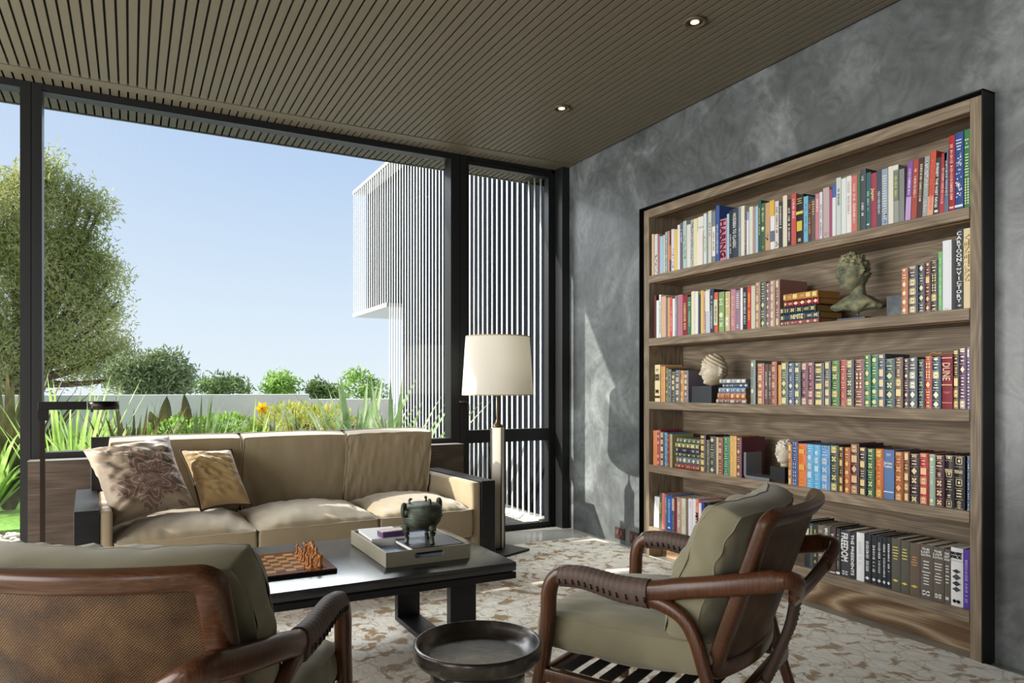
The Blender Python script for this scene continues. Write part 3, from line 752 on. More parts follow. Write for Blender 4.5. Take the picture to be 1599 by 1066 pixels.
ROW4B = '''
1094 1102 678.5 4a3248 l fbfbf f0d890
1103 1108 686 5a6454 l ttttt d8d8a0
1108.5 1117.7 680.3 2a2e3a l dlltd f0dfb0
1118.3 1121.8 682 d0c0a0 h - -
1122 1129.2 682 8a4630 l lqbql ecca9c
1130 1139.7 681 2e7a5e l tllll d8e8b8
1139.8 1150 679.7 e0b060 l ttttt f4dca0
1150.4 1158 682 6a3444 l dldld ecc898
'''
ROW4C = '''
1231 1237 692 b87848 l fbtbf f4d8a0
1237.4 1246 688.5 2c5290 l xllxx b8c8e0
1246.4 1259.7 691.5 e07430 l lf-fl f4b860
1260 1270.7 692.5 5cb4e4 l lobfl c8e8f8
1271 1281.5 693.5 5cb4e4 l lobfl c8e8f8
1282 1296 694.5 609ed8 l qlbqb c8d8e8
1297 1309.8 694 2e3e34 l bqlqb ecdf9c
1310.5 1317.2 696.5 4a342a l fqfqf ecc878
1318.7 1328 697.5 b86030 l oldod f4cc90
1328.5 1341.6 691.5 4e2230 l bfdfb ecc898
1342.5 1353 697 2c2c44 l flflf f0d898
1354.5 1366 699 246648 l qlqlq ecdf98
1367.3 1380 699.5 d0682e l btttb f4cc70
1380.3 1396.3 701 5c80b4 h 7-13:t:f4f6f8+84-86:F:f0f4f8 - The_Modern@.24-.30@u@f6f8fc Tradition@.31-.36@u@f6f8fc
1397.8 1411 704 b05c2c l blqqd f0c88c
1411.7 1420.5 704 7a4c30 l fqfbf f0d4a0
1421.7 1436 706.5 2c2238 l qldql ecd8a8
1436.3 1450.4 706 b82c38 l blfbf f4c898
1451 1460.5 708 a4bcaa l olt-o e0e8c0
1461 1475 709 4a2034 l qltqq ecd0a0
1476.3 1490.5 709 262024 l s-slt f0dfb8 TEXAS@.27-.33@u@f0dfb8
1491 1506.8 710 262024 l s-slt f0dfb8 TEXAS@.27-.33@u@f0dfb8
1510 1515.4 711 184c84 l ttttt e8e0c0
'''
ROW5A = '''
1021 1028.6 774 f2f4f8 p - - ^
1029 1033.1 768.5 566448 h 20-60:t:f0e050 - ^
1033.3 1038.2 769 e88080 h 5-96:t:e89898 -
1038.5 1041.4 771 70787c p 5-60:t:e8e8e8 -
1041.6 1049.1 772 1f5cb8 h 5-86:t:a8d4f4+88-96:d:d8ecfc -
1049.3 1053.2 775 5c6470 p 5-40:F:c8bca0+50-96:t:a8a498 -
1053.4 1056.4 776 8a2840 p - -
1056.8 1064 775.5 c0a090 h 5-92:t:f8ece4 -
1064.2 1070.6 777 e0dcc8 h 20-80:t:c0c0a8 -
1070.8 1074.4 778 80745f h - -
1074.6 1081.6 777.5 ece8f4 h 5-25:t:d8d0e0 -
1081.8 1086.3 778 f2f2f4 h - -
1086.5 1090.5 778.5 f0a090 p 6-20:t:c03020 - PETTY@.35-.72@v@201818
1090.7 1095.1 782 f4eeea h 0-4:F:d82020 -
1095.3 1099.8 782.5 3c48a4 p 20-95:t:e0e4f4 -
1100 1103.2 783.5 1c1c1e p 15-90:t:f0ecd8 -
1103.4 1108.6 784.5 202022 h 5-12:t:f0b0a0+30-100:F:e4e0ec -
1109 1112 788 1a1e1a p 20-60:t:e8e060 -
1112.2 1121 788 88b4e0 h - -
'''
ROW5B = '''
1256 1263.8 812 1e1e20 h 15-30:F:d8cfa8 -
1264 1269.8 816 3a4a52 h 2-50:t:ececb0 -
1270 1276.6 817 242a28 h 5-95:t:ece878 -
1277 1286.6 818.5 766a60 h 10-16:l:e8d070+20-70:t:e0cc70 -
1287 1296.3 819.5 66605a h - f0f0ee BRUCE_SPRINGSTEEN@.05-.82@v@f4f4f2
1296.7 1305 820.5 4a3a38 h 96-98:F:f0f0f0 - THE_CALLING@.14-.72@v@f6f6f6
1306 1312 824 363638 h 6-92:t:a8a490+93-98:F:f4f4f0 -
1313 1327.6 826 3a3d46 h 87-95:q:c8c8cc - FREEDOM@.06-.66@v@f4f4f4
1327.9 1336.8 829 26292e h - - THE_PRESIDENTS@.06-.92@v@f0f0f0
1337.3 1349.4 830 eef0f4 h 10-70:t:d0d4dc -
1350 1360 831.5 20262e h 10-80:t:f0f0f4+86-94:d:e8e8ec -
1360.8 1369.3 834 20262e h 8-82:t:f0f0f4+86-94:d:e8e8ec -
1369.6 1377.3 835.5 20262e h 8-78:t:f0f0f4+86-94:d:e8e8ec -
1377.7 1384.4 837 20262e h 8-84:t:f0f0f4+86-94:d:e8e8ec -
1384.8 1391.5 837.5 20262e h 8-72:t:f0f0f4+86-94:d:e8e8ec -
1392 1406 838.5 5c5a50 h 14-42:l:ecdc78+78-84:d:e8d860 -
1406.4 1420.2 842 5c5a50 h 14-38:l:ecdc78+80-86:d:e8d860 -
1420.5 1436.6 846 6a5c50 h 24-44:l:e8a860+80-86:d:e8c860 -
1437 1457 848 665e56 h 28-46:l:f4f4f0+48-76:l:f0f0ec+86-94:q:f0f0ec - THE@.06-.1@u@f4f4f2 LAST@.115-.155@u@f4f4f2 LION@.17-.21@u@f4f4f2
1457.2 1474.4 852 665e56 h 28-44:l:f4f4f0+46-68:l:f0f0ec+86-94:q:f0f0ec - THE@.06-.1@u@f4f4f2 LAST@.115-.155@u@f4f4f2 LION@.17-.21@u@f4f4f2
1475 1484.3 856 665e56 h 28-44:l:f4f4f0+46-64:l:f0f0ec+86-94:q:f0f0ec - THE@.06-.1@u@f4f4f2 LAST@.115-.155@u@f4f4f2 LION@.17-.21@u@f4f4f2
1484.6 1504 853 f2f4f6 h 22-23:F:b8bcc0+36-44:d:30343a+44-56:d:484c52+56-66:d:30343a+66-76:d:404448+90-93:q:888c90 - MOBY@.07-.12@u@30343a DICK@.13-.18@u@30343a
1504.4 1514.6 856.5 583ea8 h 8-94:t:b8a0e8 -
'''
rows = [(ROW1, 0, 'of the top shelf', 'art and travel books on the top shelf', 'window end', .19),
        (ROW2, 1, 'of the second shelf', 'books on the second shelf', 'window end', .19),
        (ROW2B, 1, 'on its shelf', 'books beside the bronze bust', 'bronze bust', .19),
        (ROW3A, 2, 'of the middle shelf', 'books beside the marble head', 'window end', .17),
        (ROW3B, 2, 'on the middle shelf', 'leather books on the middle shelf', 'flat stack', .17),
        (ROW4A, 3, 'of the fourth shelf', 'books at the window end of the fourth shelf', 'window end', .17),
        (ROW4B, 3, 'towards the bookend', 'books between flat stack and bookend', 'flat stack', .17),
        (ROW4C, 3, 'on the fourth shelf', 'books past the small marble head', 'small head', .17),
        (ROW5A, 4, 'of the bottom shelf', 'books at the window end of the bottom shelf', 'window end', .17),
        (ROW5B, 4, 'on the bottom shelf', 'books on the bottom shelf beyond the armchair', 'armchair', .17)]
seed = 0
for txt, si, where, group, end, dep in rows:
    k = 0; LN = txt.strip().split('\n')
    for ln in LN:
        f_ = ln.split(); k += 1; seed += 1
        lean_ = '^' in f_; f_ = [q for q in f_ if q != '^']
        x0, x1, yt, col, kind, deco, inkc = float(f_[0]), float(f_[1]), float(f_[2]), f_[3][:6], f_[4], f_[5], f_[6] if len(f_) > 6 else 'e8d0a0'
        if inkc == '-': inkc = 'f0f0f0'
        deco = '' if deco == '-' else deco
        setb = .028 if si == 4 else .012
        ya, yb = onx(x1, 600, XF + setb).y, onx(x0, 600, XF + setb).y
        ya = max(ya, YI0 + .003); yb = min(yb, YI1 - .003)
        z1 = onx(x0, yt, XF + setb).z; hgt = z1 - SH[si] - .001
        ts = []
        for q in f_[7:]:
            s, fr, md, ic = q.split('@'); a_, c_ = [float(v) for v in fr.split('-')]; ts.append((s.replace('_', ' '), a_, c_, 'v' if md == 'v' else 'u', ic))
        wmm = (yb - ya) * 1000
        size = 'slim' if wmm < 17 else 'thick' if wmm > 38 else ''
        kn = {'l': 'leather book', 'h': 'hardback', 'p': 'paperback'}[kind]
        ko, eo = (k, end) if len(LN) <= 36 or k <= len(LN) // 2 else (len(LN) + 1 - k, 'camera end')
        lab = ' '.join(x for x in (size, colname(col), kn + ',', ordinal(ko), 'from the', eo, where) if x) if ',' else ''
        import re as _re
        if len(_re.findall('[a-z]+', lab)) > 15: lab = lab.replace('slim ', '').replace('thick ', '').replace('leather book', 'book' if kind == 'l' else '')
        make_book(ya, yb, SH[si], hgt, dep + .02 * ((seed * 37 % 7) / 7), col, kind, deco, inkc, ts, seed, lab, group, setb, lean=(R(2.6) if lean_ else 0))
# books lying flat in stacks: spine along Y facing the room
def flat_stack(items, z, si, where, group, tag_):
    """items bottom-up: x0 x1 height colour deco ink text"""
    zz = SH[si] + .0005
    n = len(items)
    for i, (x0, x1, hh, col, deco, inkc, text) in enumerate(items):
        ya, yb = onx(x1, 600, XF + .012).y, onx(x0, 600, XF + .012).y
        L_ = yb - ya
        ts = [(text, .3, .62, 'v', inkc)] if text else []
        k = n - i
        lab = f'{colname(col)} flat-lying book, {["topmost", "second from the top", "third from the top", "fourth from the top", "fifth from the top", "lowest"][k - 1 if k < n else 5] if n == 6 else ["topmost", "second from the top", "third from the top", "fourth from the top", "lowest"][k - 1]} of the stack {where}'
        o = make_book(-hh / 2, hh / 2, 0, L_, .17, col, 'l', deco, inkc, ts, 3 * i + 1, lab, group)
        # lay the book down: its height runs along -Y, spine still towards the room
        o.rotation_euler = (R(-90), 0, R((i * 37 % 5 - 2) * .8)); o.location = (XF + .014 + (i * 53 % 4) * .003, ya, zz + hh / 2)
        zz += hh + .0004
flat_stack([(1217, 1278.5, .0235, '9a5860', 'dltdd', 'f0d8a8', ''), (1218.5, 1279, .033, '36485c', 'q--qt', 'f0e8b8', 'NIMITZ'), (1219, 1273, .037, '16384a', 'qlqqt', 'e8d488', ''), (1222, 1277, .032, '8c2040', 'dtddd', 'f4e0a8', ''), (1224, 1277, .034, 'c89048', 'ftftf', 'f0d898', '')], 0, 1, 'beside the bronze bust', 'books lying flat on the second shelf', 's')
flat_stack([(1117, 1166, .024, '7a5458', 'bltbt', 'f0e4cc', ''), (1120, 1164, .035, 'b0664e', 'oltod', 'f4cc80', ''), (1122, 1163, .029, '7088ac', 'qlolq', 'e8ead8', ''), (1126, 1166.5, .024, '345478', 'dtltd', 'ece8d0', ''), (1124, 1164.5, .024, '9aa4ac', 'fqfqf', 'f4f0d8', '')], 0, 2, 'behind the marble head', 'books lying flat on the middle shelf', 's')
flat_stack([(1053, 1093, .033, '8a3028', 'tqtlt', 'f4d8b0', ''), (1056, 1093.3, .042, '526878', 'qdoqd', 'f0e8c8', ''), (1055, 1093, .023, '2a3a30', 'qoqdq', 'e8e098', ''), (1053.6, 1091, .03, '363246', 'q-t-q', 'd8d8e4', ''), (1055, 1092, .029, '74784a', 'ofoof', 'f0e8b0', ''), (1055.5, 1093.3, .029, '4c5e44', 'qqoqq', 'f0ecc0', '')], 0, 3, 'on the fourth shelf', 'books lying flat on the fourth shelf', 's')
# ================================================================ RUG
tag(obj('rug', B().box(-1.1, 2.985, .15, 4.372, .0005, .012), M_rug, bevel=.004, seg=2), 'cream and gold-brown patterned wool rug covering the concrete floor', 'rug')

# ================================================================ SOFA
SO, SA = Vector((-.221, 3.668, 0)), R(2.6)
sofa = thing('sofa', 'three-seat tan velvet sofa in a black timber frame under the window', 'sofa', SO, SA)
SW = 2.125
obj('side_frame', B().box(0, .098, 0, .80, .03, .556), M_blackwood, sofa, bevel=.002, seg=1)
obj('side_frame', B().box(SW - .092, SW, 0, .80, .03, .556), M_blackwood, sofa, bevel=.002, seg=1)
obj('back_frame', B().box(.068, 1.975, .735, .775, .10, .838), M_blackwood, sofa, bevel=.002, seg=1)
obj('base', B().box(.10, SW - .094, .03, .73, .06, .245), M_tan, sofa, bevel=.012)
obj('inner_arm', B().box(.0985, .15, .004, .73, .06, .55), M_tan, sofa, bevel=.014)
obj('inner_arm', B().box(SW - .150, SW - .0925, .004, .73, .06, .55), M_tan, sofa, bevel=.014)
xs_ = [.152, .775, 1.405, SW - .152]
for i in range(3):
    W_ = xs_[i + 1] - xs_[i] - .002
    b, lp = cushion(W_, .60, .150, .074, 44, 34, .009, seed=i + 1, fold=4, bulge=.018, pw=2.2, corner=.05)
    o = obj('seat_cushion', b, M_tan, sofa, loc=((xs_[i] + xs_[i + 1]) / 2, .285, .325)); o.rotation_euler = (R(1), 0, 0)
    obj('piping', piping(lp, .0045), M_tan, o)
xb = [.145, .80, 1.40, SW - .165]
for i in range(3):
    W_ = xb[i + 1] - xb[i] - .006
    b, lp = cushion(W_, .43, .11, .07, 56, 44, (.010, .010, .022)[i], seed=i + 11, corner=.05, fold=(4, 4, 8)[i], bulge=.01, dirn=(1, .2), pw=2.2, kt=.3, kb=1.35)
    o = obj('back_cushion', b, M_tan, sofa, loc=((xb[i] + xb[i + 1]) / 2, .625, .622)); o.rotation_euler = (R(101), 0, 0)
    obj('piping', piping(lp, .0045), M_tan, o)

# throw pillows: pointed corners, soft folds running from the corners
def pillow(name, corners, thick, mat, seed, label, wr=.012, pinch=.10, n=46):
    c0, c1, c2, c3 = [Vector(c) for c in corners]   # TL TR BR BL
    nrm = (c1 - c0).cross(c3 - c0).normalized()
    if nrm.y > 0: nrm = -nrm
    ctr = (c0 + c1 + c2 + c3) / 4; rnd = Vector((seed * 5.1, seed, 0)); b = B(); gr = []
    for sg in (1, -1):
        vs = []
        for j in range(n + 1):
            for i in range(n + 1):
                u, v = -1 + 2 * i / n, -1 + 2 * j / n
                uu = u * (1 - pinch * (1 - v * v) * abs(u) ** 2); vv = v * (1 - pinch * (1 - u * u) * abs(v) ** 2)
                s_, t_ = (uu + 1) / 2, (vv + 1) / 2
                p = (c0 * (1 - s_) + c1 * s_) * (1 - t_) + (c3 * (1 - s_) + c2 * s_) * t_
                prof = max(0, (1 - u ** 4) * (1 - v ** 4)) ** .62
                # folds: strongest at the left edge and the lower corners
                q = Vector((u * 2.0 + v * 1.2, v * 7.5 - u * 2.5, sg * .3)) + rnd
                fl = (noise.noise(q) * .7 + noise.noise(q * 2.1) * .5) * (.35 + .65 * max(0, -u)) * prof
                vs.append(p + nrm * sg * (thick / 2 * prof + wr * fl * 2.9))
        fs = []
        for j in range(n):
            for i in range(n):
                a = j * (n + 1) + i; q = (a, a + 1, a + n + 2, a + n + 1); fs.append(q[::-1] if sg > 0 else q)
        vs = [v - ctr for v in vs]
        b.add(vs, fs, True); gr.append(vs)
    o = obj(name, b, mat, loc=ctr)
    if label: tag(o, label, 'cushion')
    ring = [i for i in range(n + 1)] + [(j + 1) * (n + 1) - 1 for j in range(1, n + 1)] + [n * (n + 1) + i for i in range(n - 1, -1, -1)] + [j * (n + 1) for j in range(n - 1, 0, -1)]
    return o, [Vector(gr[0][i]) for i in ring], ctr
def damask():
    """woven medallion: leafy motif drawn in object space on silk"""
    m, nt, b = base('damask_silk', '#a08d78', .5, spec=.4, Sheen_Weight=.6)
    t = N(nt, 'TexCoord'); mp = N(nt, 'Mapping'); mp.inputs['Rotation'].default_value = (R(90), 0, 0); nt.links.new(t.outputs['Object'], mp.inputs[0])
    sp_ = N(nt, 'SeparateXYZ'); nt.links.new(t.outputs['Object'], sp_.inputs[0])
    def M2(op, a, b2=None, c=None):
        n_ = N(nt, 'Math', operation=op)
        for i_, q in enumerate((a, b2, c)):
            if q is None: continue
            if isinstance(q, (int, float)): n_.inputs[i_].default_value = q
            else: nt.links.new(q, n_.inputs[i_])
        return n_.outputs[0]
    x_, z_ = sp_.outputs['X'], sp_.outputs['Z']
    x0 = M2('SUBTRACT', x_, .045); z0 = M2('SUBTRACT', z_, .01)
    rr = M2('SQRT', M2('ADD', M2('MULTIPLY', x0, x0), M2('MULTIPLY', z0, z0)))
    an = M2('ARCTAN2', z0, x0)
    lobes = M2('MULTIPLY', M2('COSINE', M2('ADD', M2('MULTIPLY', an, 5), 1.57)), .030)
    fine = M2('MULTIPLY', M2('COSINE', M2('MULTIPLY', an, 35)), M2('MULTIPLY', rr, .09))
    edge = M2('ADD', M2('ADD', lobes, fine), .125)
    inside = M2('LESS_THAN', rr, edge)
    line = M2('GREATER_THAN', M2('ABSOLUTE', M2('SINE', M2('ADD', M2('MULTIPLY', rr, 95), M2('MULTIPLY', M2('COSINE', M2('MULTIPLY', an, 7)), 2.2)))), .3)
    mot = M2('MULTIPLY', inside, line)
    ring2 = M2('MULTIPLY', M2('GREATER_THAN', rr, .165), M2('GREATER_THAN', M2('COSINE', M2('MULTIPLY', an, 16)), M2('ADD', .45, M2('MULTIPLY', M2('ABSOLUTE', M2('SUBTRACT', rr, .2)), 14))))
    f = M2('MAXIMUM', mot, M2('MULTIPLY', ring2, M2('GREATER_THAN', x0, -.02)))
    mc = N(nt, 'MixRGB'); nt.links.new(f, mc.inputs[0]); mc.inputs[1].default_value = lin('#94836e'); mc.inputs[2].default_value = lin('#674d42')
    n_ = N(nt, 'TexNoise'); n_.inputs['Scale'].default_value = 700; nt.links.new(t.outputs['Object'], n_.inputs['Vector'])
    nt.links.new(mc.outputs[0], b.inputs['Base Color']); bump(nt, b, n_.outputs[0], .2, .0008); return m
def pp(px, py, y): return ony(px, py, y)
o, _, _c = pillow('throw_pillow', (pp(128, 701, 4.02), pp(264, 680, 4.12), pp(306, 789, 3.93), pp(176, 822, 3.80)), .19, damask(), 3, 'large silk throw pillow woven with a brown leafy medallion, on the sofa', .024)
M_gold_silk = fabric('gold_silk', '#a98c5c', .5, sheen=.6, weave=900)
o, lp, _c = pillow('throw_pillow', (pp(281, 703, 4.17), pp(361, 702, 4.20), pp(393, 788, 4.02), pp(314, 797, 3.97)), .15, M_gold_silk, 8, 'small plain gold silk throw pillow leaning beside the large patterned pillow', .013)
tr_ = B(); tr_.tube(lp + [lp[0]], .006, 6); obj('corded_trim', tr_, plain('dark_cord', '#3a3024', .8), o)

# ================================================================ COFFEE TABLE
TX0, TX1, TY0, TY1, TZ = -.16, 1.372, 2.527, 3.300, .400
ct = thing('coffee_table', 'long low black timber coffee table on slab legs, standing on the rug', 'table', ((TX0 + TX1) / 2, (TY0 + TY1) / 2, .012))
hx, hy = (TX1 - TX0) / 2, (TY1 - TY0) / 2
M_tabletop = wood('dark_table_top', '#15161a', '#222328', '#32343a', 'X', .24, grain=.12, lines=False, spec=1.0)
obj('tabletop', B().box(-hx, hx, -hy, hy, TZ - .012 - .034, TZ - .012), M_tabletop, ct, bevel=.002)
obj('shadow_gap', B().box(-hx + .012, hx - .012, -hy + .012, hy - .012, TZ - .012 - .040, TZ - .012 - .034), M_dark, ct)
obj('lower_slab', B().box(-hx, hx, -hy, hy, TZ - .012 - .066, TZ - .012 - .040), M_blackwood, ct, bevel=.0015, seg=1)
for s in (1, -1):
    cx = s * (hx - .165 - .055)
    obj('leg', B().box(cx - .055, cx + .055, -hy + .03, -hy + .068, .0, TZ - .078), M_blackwood, ct, bevel=.0015, seg=1)
    obj('leg', B().box(cx - .055, cx + .055, hy - .12, hy - .08, .0, TZ - .078), M_blackwood, ct, bevel=.0015, seg=1)
    obj('runner', B().box(cx - .055, cx + .055, -hy + .0682, hy - .1202, 0, .022), M_blackwood, ct, bevel=.0015, seg=1)

# tray with books
TRX0, TRX1, TRY0, TRY1 = .874, 1.236, 2.674, 3.170
M_tray = plain('shagreen_leather', '#8a8574', .5, grain=.3, gscale=300, var=.05)
ty = thing('tray', 'taupe leather tray with oval handle slots on the coffee table', 'tray', ((TRX0 + TRX1) / 2, (TRY0 + TRY1) / 2, TZ))
tx, tyy = (TRX1 - TRX0) / 2, (TRY1 - TRY0) / 2
obj('tray_base', B().box(-tx + .010, tx - .010, -tyy + .010, tyy - .010, .0005, .008), M_tray, ty)
for s in (1, -1): obj('side_wall', B().box(s * tx - (s > 0) * .0095, s * tx + (s < 0) * .0095, -tyy, tyy, .0004, .060), M_tray, ty, bevel=.0015, seg=1)
for s in (-1, 1):   # end walls with an oval slot
    ring_o, ring_i = [], []
    y0 = s * tyy - (.0095 if s > 0 else 0)
    n = 32; a, c = .062, .011
    for k in range(n):
        th = 2 * math.pi * k / n; cx, sx = math.cos(th), math.sin(th)
        ring_i.append((math.copysign(a - c, cx) + c * cx if abs(cx) > 1e-6 else 0, .036 + c * sx))
        q = max(abs(cx) / (tx - .0096), abs(sx) / .0296); ring_o.append((cx / q, .0304 + sx / q))
    vs = []; 
    for y_ in (y0, y0 + .0095): vs += [(x_, y_, z_) for x_, z_ in ring_o] + [(x_, y_, z_) for x_, z_ in ring_i]
    fs = []
    for k in range(n):
        k2 = (k + 1) % n
        fs += [(k, k2, n + k2, n + k), (2*n + k, 3*n + k, 3*n + k2, 2*n + k2), (n + k, n + k2, 3*n + k2, 3*n + k), (k, 2*n + k, 2*n + k2, k2)]
    for cx_, cz_ in ((tx - .0096, .0600), (-tx + .0096, .0600), (tx - .0096, .0008), (-tx + .0096, .0008)):
        for o4 in (0, 2 * n):
            i_ = min(range(n), key=lambda q: abs(ring_o[q][0] - cx_) * .6 + abs(ring_o[q][1] - cz_)); vs[o4 + i_] = (cx_, vs[o4 + i_][1], cz_)
    obj('end_wall', B().add(vs, fs), M_tray, ty)
def lying_book(x0, x1, y0, y1, z, th, col, label, spine='front', rz=0, title=None, name='book', blk='#ece8e0'):
    cx, cy = (x0 + x1) / 2, (y0 + y1) / 2; hx_, hy_ = (x1 - x0) / 2, (y1 - y0) / 2; bt = .0025
    b = B().box(-hx_, hx_, -hy_, hy_, 0, bt).box(-hx_, hx_, -hy_, hy_, th - bt, th).box(-hx_, hx_, -hy_, -hy_ + .003, bt, th - bt)
    o = obj(name, b, cover_mat(col, 'p'), loc=(cx, cy, z), rot=(0, 0, rz), bevel=.0008, seg=1)
    obj('page_block', B().box(-hx_ + .004, hx_ - .004, -hy_ + .0032, hy_ - .004, bt, th - bt), plain('pages_white', blk, .85, grain=.3, gscale=500), o)
    return tag(o, label, 'book', 'books in the tray on the coffee table')
zt_ = TZ + .0086
lying_book(.888, 1.222, 2.69, 3.15, zt_, .026, '8a98ac', 'large pale blue hardback lying lowest in the leather tray')
b1 = lying_book(.892, 1.05, 2.90, 3.14, zt_ + .0265, .034, 'd8d8d8', 'thick white boxed book lying at the sofa end of the tray', rz=R(-2))
b2 = lying_book(1.0, 1.215, 2.70, 2.885, zt_ + .0265, .010, '2c3038', 'slim dark hardback under the top dark book in the tray', rz=R(2))
b3 = lying_book(.985, 1.21, 2.685, 2.89, zt_ + .037, .017, '262b36', 'dark blue-black hardback that carries the bronze vessel', rz=R(1))
obj('spine_title', B().add([Vector((v.x * .012 + .02, -.1032, v.y * .012 + .0085)) for v in text_mesh('MIKE DISFARMER')[0]], text_mesh('MIKE DISFARMER')[1]) if False else B().box(-.02, .06, -.1033, -.1028, .006, .0105), plain('silver_print', '#9aa0a8', .4), b3, kind='stuff')
obj('cover_print', B().box(-.09, -.02, -.02, .05, .0171, .0174), plain('cover_photo', '#6c7a90', .35), b3)
zc = zt_ + .0605
cb = obj('card_box', B().box(-.052, .052, -.032, .032, 0, .022), cover_mat('5a3a6a', 'p'), loc=(.985, 2.935, zc + .001), rot=(0, 0, R(4)), bevel=.001, seg=1)
obj('box_lid', B().box(-.0515, .0515, -.0315, .0315, .0222, .026), plain('box_lid', '#c8b8b0', .5, var=.3, gscale=60), cb)
tag(cb, 'small purple card box on the white book in the tray', 'box')

# bronze tripod vessel
M_bronze = None
def patina(name, a, b_, c_, sc=14, rough=.55, metal=.35, spec=.5, bmp=.3):
    m, nt, b = base(name, a, rough, metal, spec)
    v = coords(nt); n = N(nt, 'TexNoise'); n.inputs['Scale'].default_value = sc; n.inputs['Detail'].default_value = 7; n.inputs['Roughness'].default_value = .65; nt.links.new(v, n.inputs['Vector'])
    nt.links.new(ramp(nt, n.outputs[0], ((.32, a), (.5, b_), (.68, c_))), b.inputs['Base Color']); bump(nt, b, n.outputs[0], bmp, .003); return m
M_bronze = patina('green_bronze', '#2c261c', '#434639', '#66786a')
vp = Vector((1.068, 2.79, zt_ + .054))
ves = thing('bronze_vessel', 'green-patinated bronze tripod vessel with lid, standing on the dark book', 'vessel', vp + Vector((0, 0, .0008)), R(20))
obj('bowl', B().lathe([(.0, .048), (.030, .050), (.052, .060), (.068, .080), (.0735, .100), (.0745, .118), (.0715, .128), (.0725, .131), (.0, .131)], 40, caps=False), M_bronze, ves)
obj('relief_band', B().lathe([(.0745, .098), (.0762, .100), (.0762, .1025), (.0748, .1045)], 40, caps=False), M_bronze, ves)
obj('lid', B().lathe([(.0725, .1315), (.0715, .138), (.062, .147), (.040, .153), (0, .156)], 40, caps=False), M_bronze, ves)
for k in range(3):
    a = R(30 + 120 * k); cx, cy = math.cos(a), math.sin(a)
    obj('leg', B().tube(smooth_path([(.052 * cx, .052 * cy, .072), (.060 * cx, .060 * cy, .050), (.055 * cx, .055 * cy, .028), (.056 * cx, .056 * cy, .010), (.058 * cx, .058 * cy, 0)], 4), [.014, .015, .015, .014, .013, .012, .011, .010, .009, .0085, .008, .008, .008, .0085, .009, .0095, .010], 10), M_bronze, ves)
    obj('knob', B().tube(smooth_path([(.045 * cx, .045 * cy, .148), (.047 * cx, .047 * cy, .160), (.043 * cx, .043 * cy, .168), (.038 * cx, .038 * cy, .166)], 4), .0048, 8), M_bronze, ves)
for s in (1, -1):
    P = smooth_path([(s * .073, .0, .108), (s * .086, 0, .112), (s * .091, 0, .128), (s * .090, .0, .148), (s * .084, 0, .158), (s * .080, 0, .150), (s * .082, 0, .132)], 4)
    obj('handle', B().tube(P, .0055, 8, rad2=.009, up=(0, 1, 0)), M_bronze, ves)

ves.scale = (1.13, 1.13, 1.06)
# chess board
q0, q1 = onz(527, 886, .418), onz(494, 856.5, .418)
BX1, BYa, BYb = q0.x, q0.y, q1.y
BS = BYb - BYa; BX0 = BX1 - BS
cbd = thing('chessboard', 'polished wooden chessboard set out with pieces on the coffee table', 'chessboard', ((BX0 + BX1) / 2, (BYa + BYb) / 2, TZ + .0003))
hs = BS / 2
M_bdark = wood('board_rosewood', '#3a1c10', '#6a3a20', '#8a5030', 'X', .12, lines=False, grain=.05, spec=.8)
obj('board_base', B().box(-hs, hs, -hs, hs, 0, .013), plain('board_edge', '#0f0d0c', .25), cbd, bevel=.0015, seg=1)
obj('border', B().box(-hs + .002, hs - .002, -hs + .002, hs - .002, .0131, .0165), M_bdark, cbd)
M_sq = (wood('square_maple', '#b8824c', '#d0a068', '#e0b882', 'Y', .12, lines=False, grain=.04, spec=.8), wood('square_walnut', '#5a3018', '#7c4826', '#9a6036', 'Y', .12, lines=False, grain=.04, spec=.8))
sq = (2 * hs - .068) / 8; sm_ = B().box(-sq / 2 + .0002, sq / 2 - .0002, -sq / 2 + .0002, sq / 2 - .0002, .0166, .0176); mm2 = [sm_.mesh('square'), sm_.mesh('square')]
for i in range(8):
    for j in range(8):
        link('square', mm2[(i + j) % 2], M_sq[(i + j) % 2], cbd, (-hs + .034 + sq * (i + .5), -hs + .034 + sq * (j + .5), 0))
PR = {'pawn': ([(.0095, 0), (.0095, .003), (.0070, .006), (.0045, .012), (.0038, .020), (.0060, .022), (.0038, .024), (.0062, .029), (.0064, .032), (.0045, .037), (0, .038)]),
      'rook': ([(.0115, 0), (.0115, .004), (.0088, .008), (.0066, .016), (.0060, .030), (.0088, .034), (.0092, .043), (.0065, .043), (.0065, .040), (0, .040)]),
      'bishop': ([(.0115, 0), (.0115, .004), (.0080, .008), (.0050, .018), (.0045, .034), (.0075, .037), (.0045, .039), (.0070, .046), (.0060, .053), (.0020, .058), (.0024, .060), (0, .062)]),
      'queen': ([(.0125, 0), (.0125, .004), (.0088, .009), (.0055, .020), (.0048, .042), (.0082, .045), (.0050, .048), (.0085, .060), (.0070, .0605), (.0030, .063), (.0032, .067), (0, .069)]),
      'king': ([(.0130, 0), (.0130, .005), (.0092, .010), (.0058, .022), (.0052, .046), (.0088, .050), (.0054, .053), (.0088, .064), (.0050, .068), (.0018, .070), (.0018, .078), (0, .078)]),
      'knight': ([(.0115, 0), (.0115, .004), (.0085, .008), (.0065, .014), (0, .015)])}
M_pc = {'light': wood('boxwood', '#6a3818', '#a06430', '#c08848', 'Z', .25, lines=False, grain=.1), 'dark': wood('ebony', '#0c0806', '#1a100c', '#2a1a14', 'Z', .25, lines=False, grain=.1)}
order = ['rook', 'knight', 'bishop', 'queen', 'king', 'bishop', 'knight', 'rook']
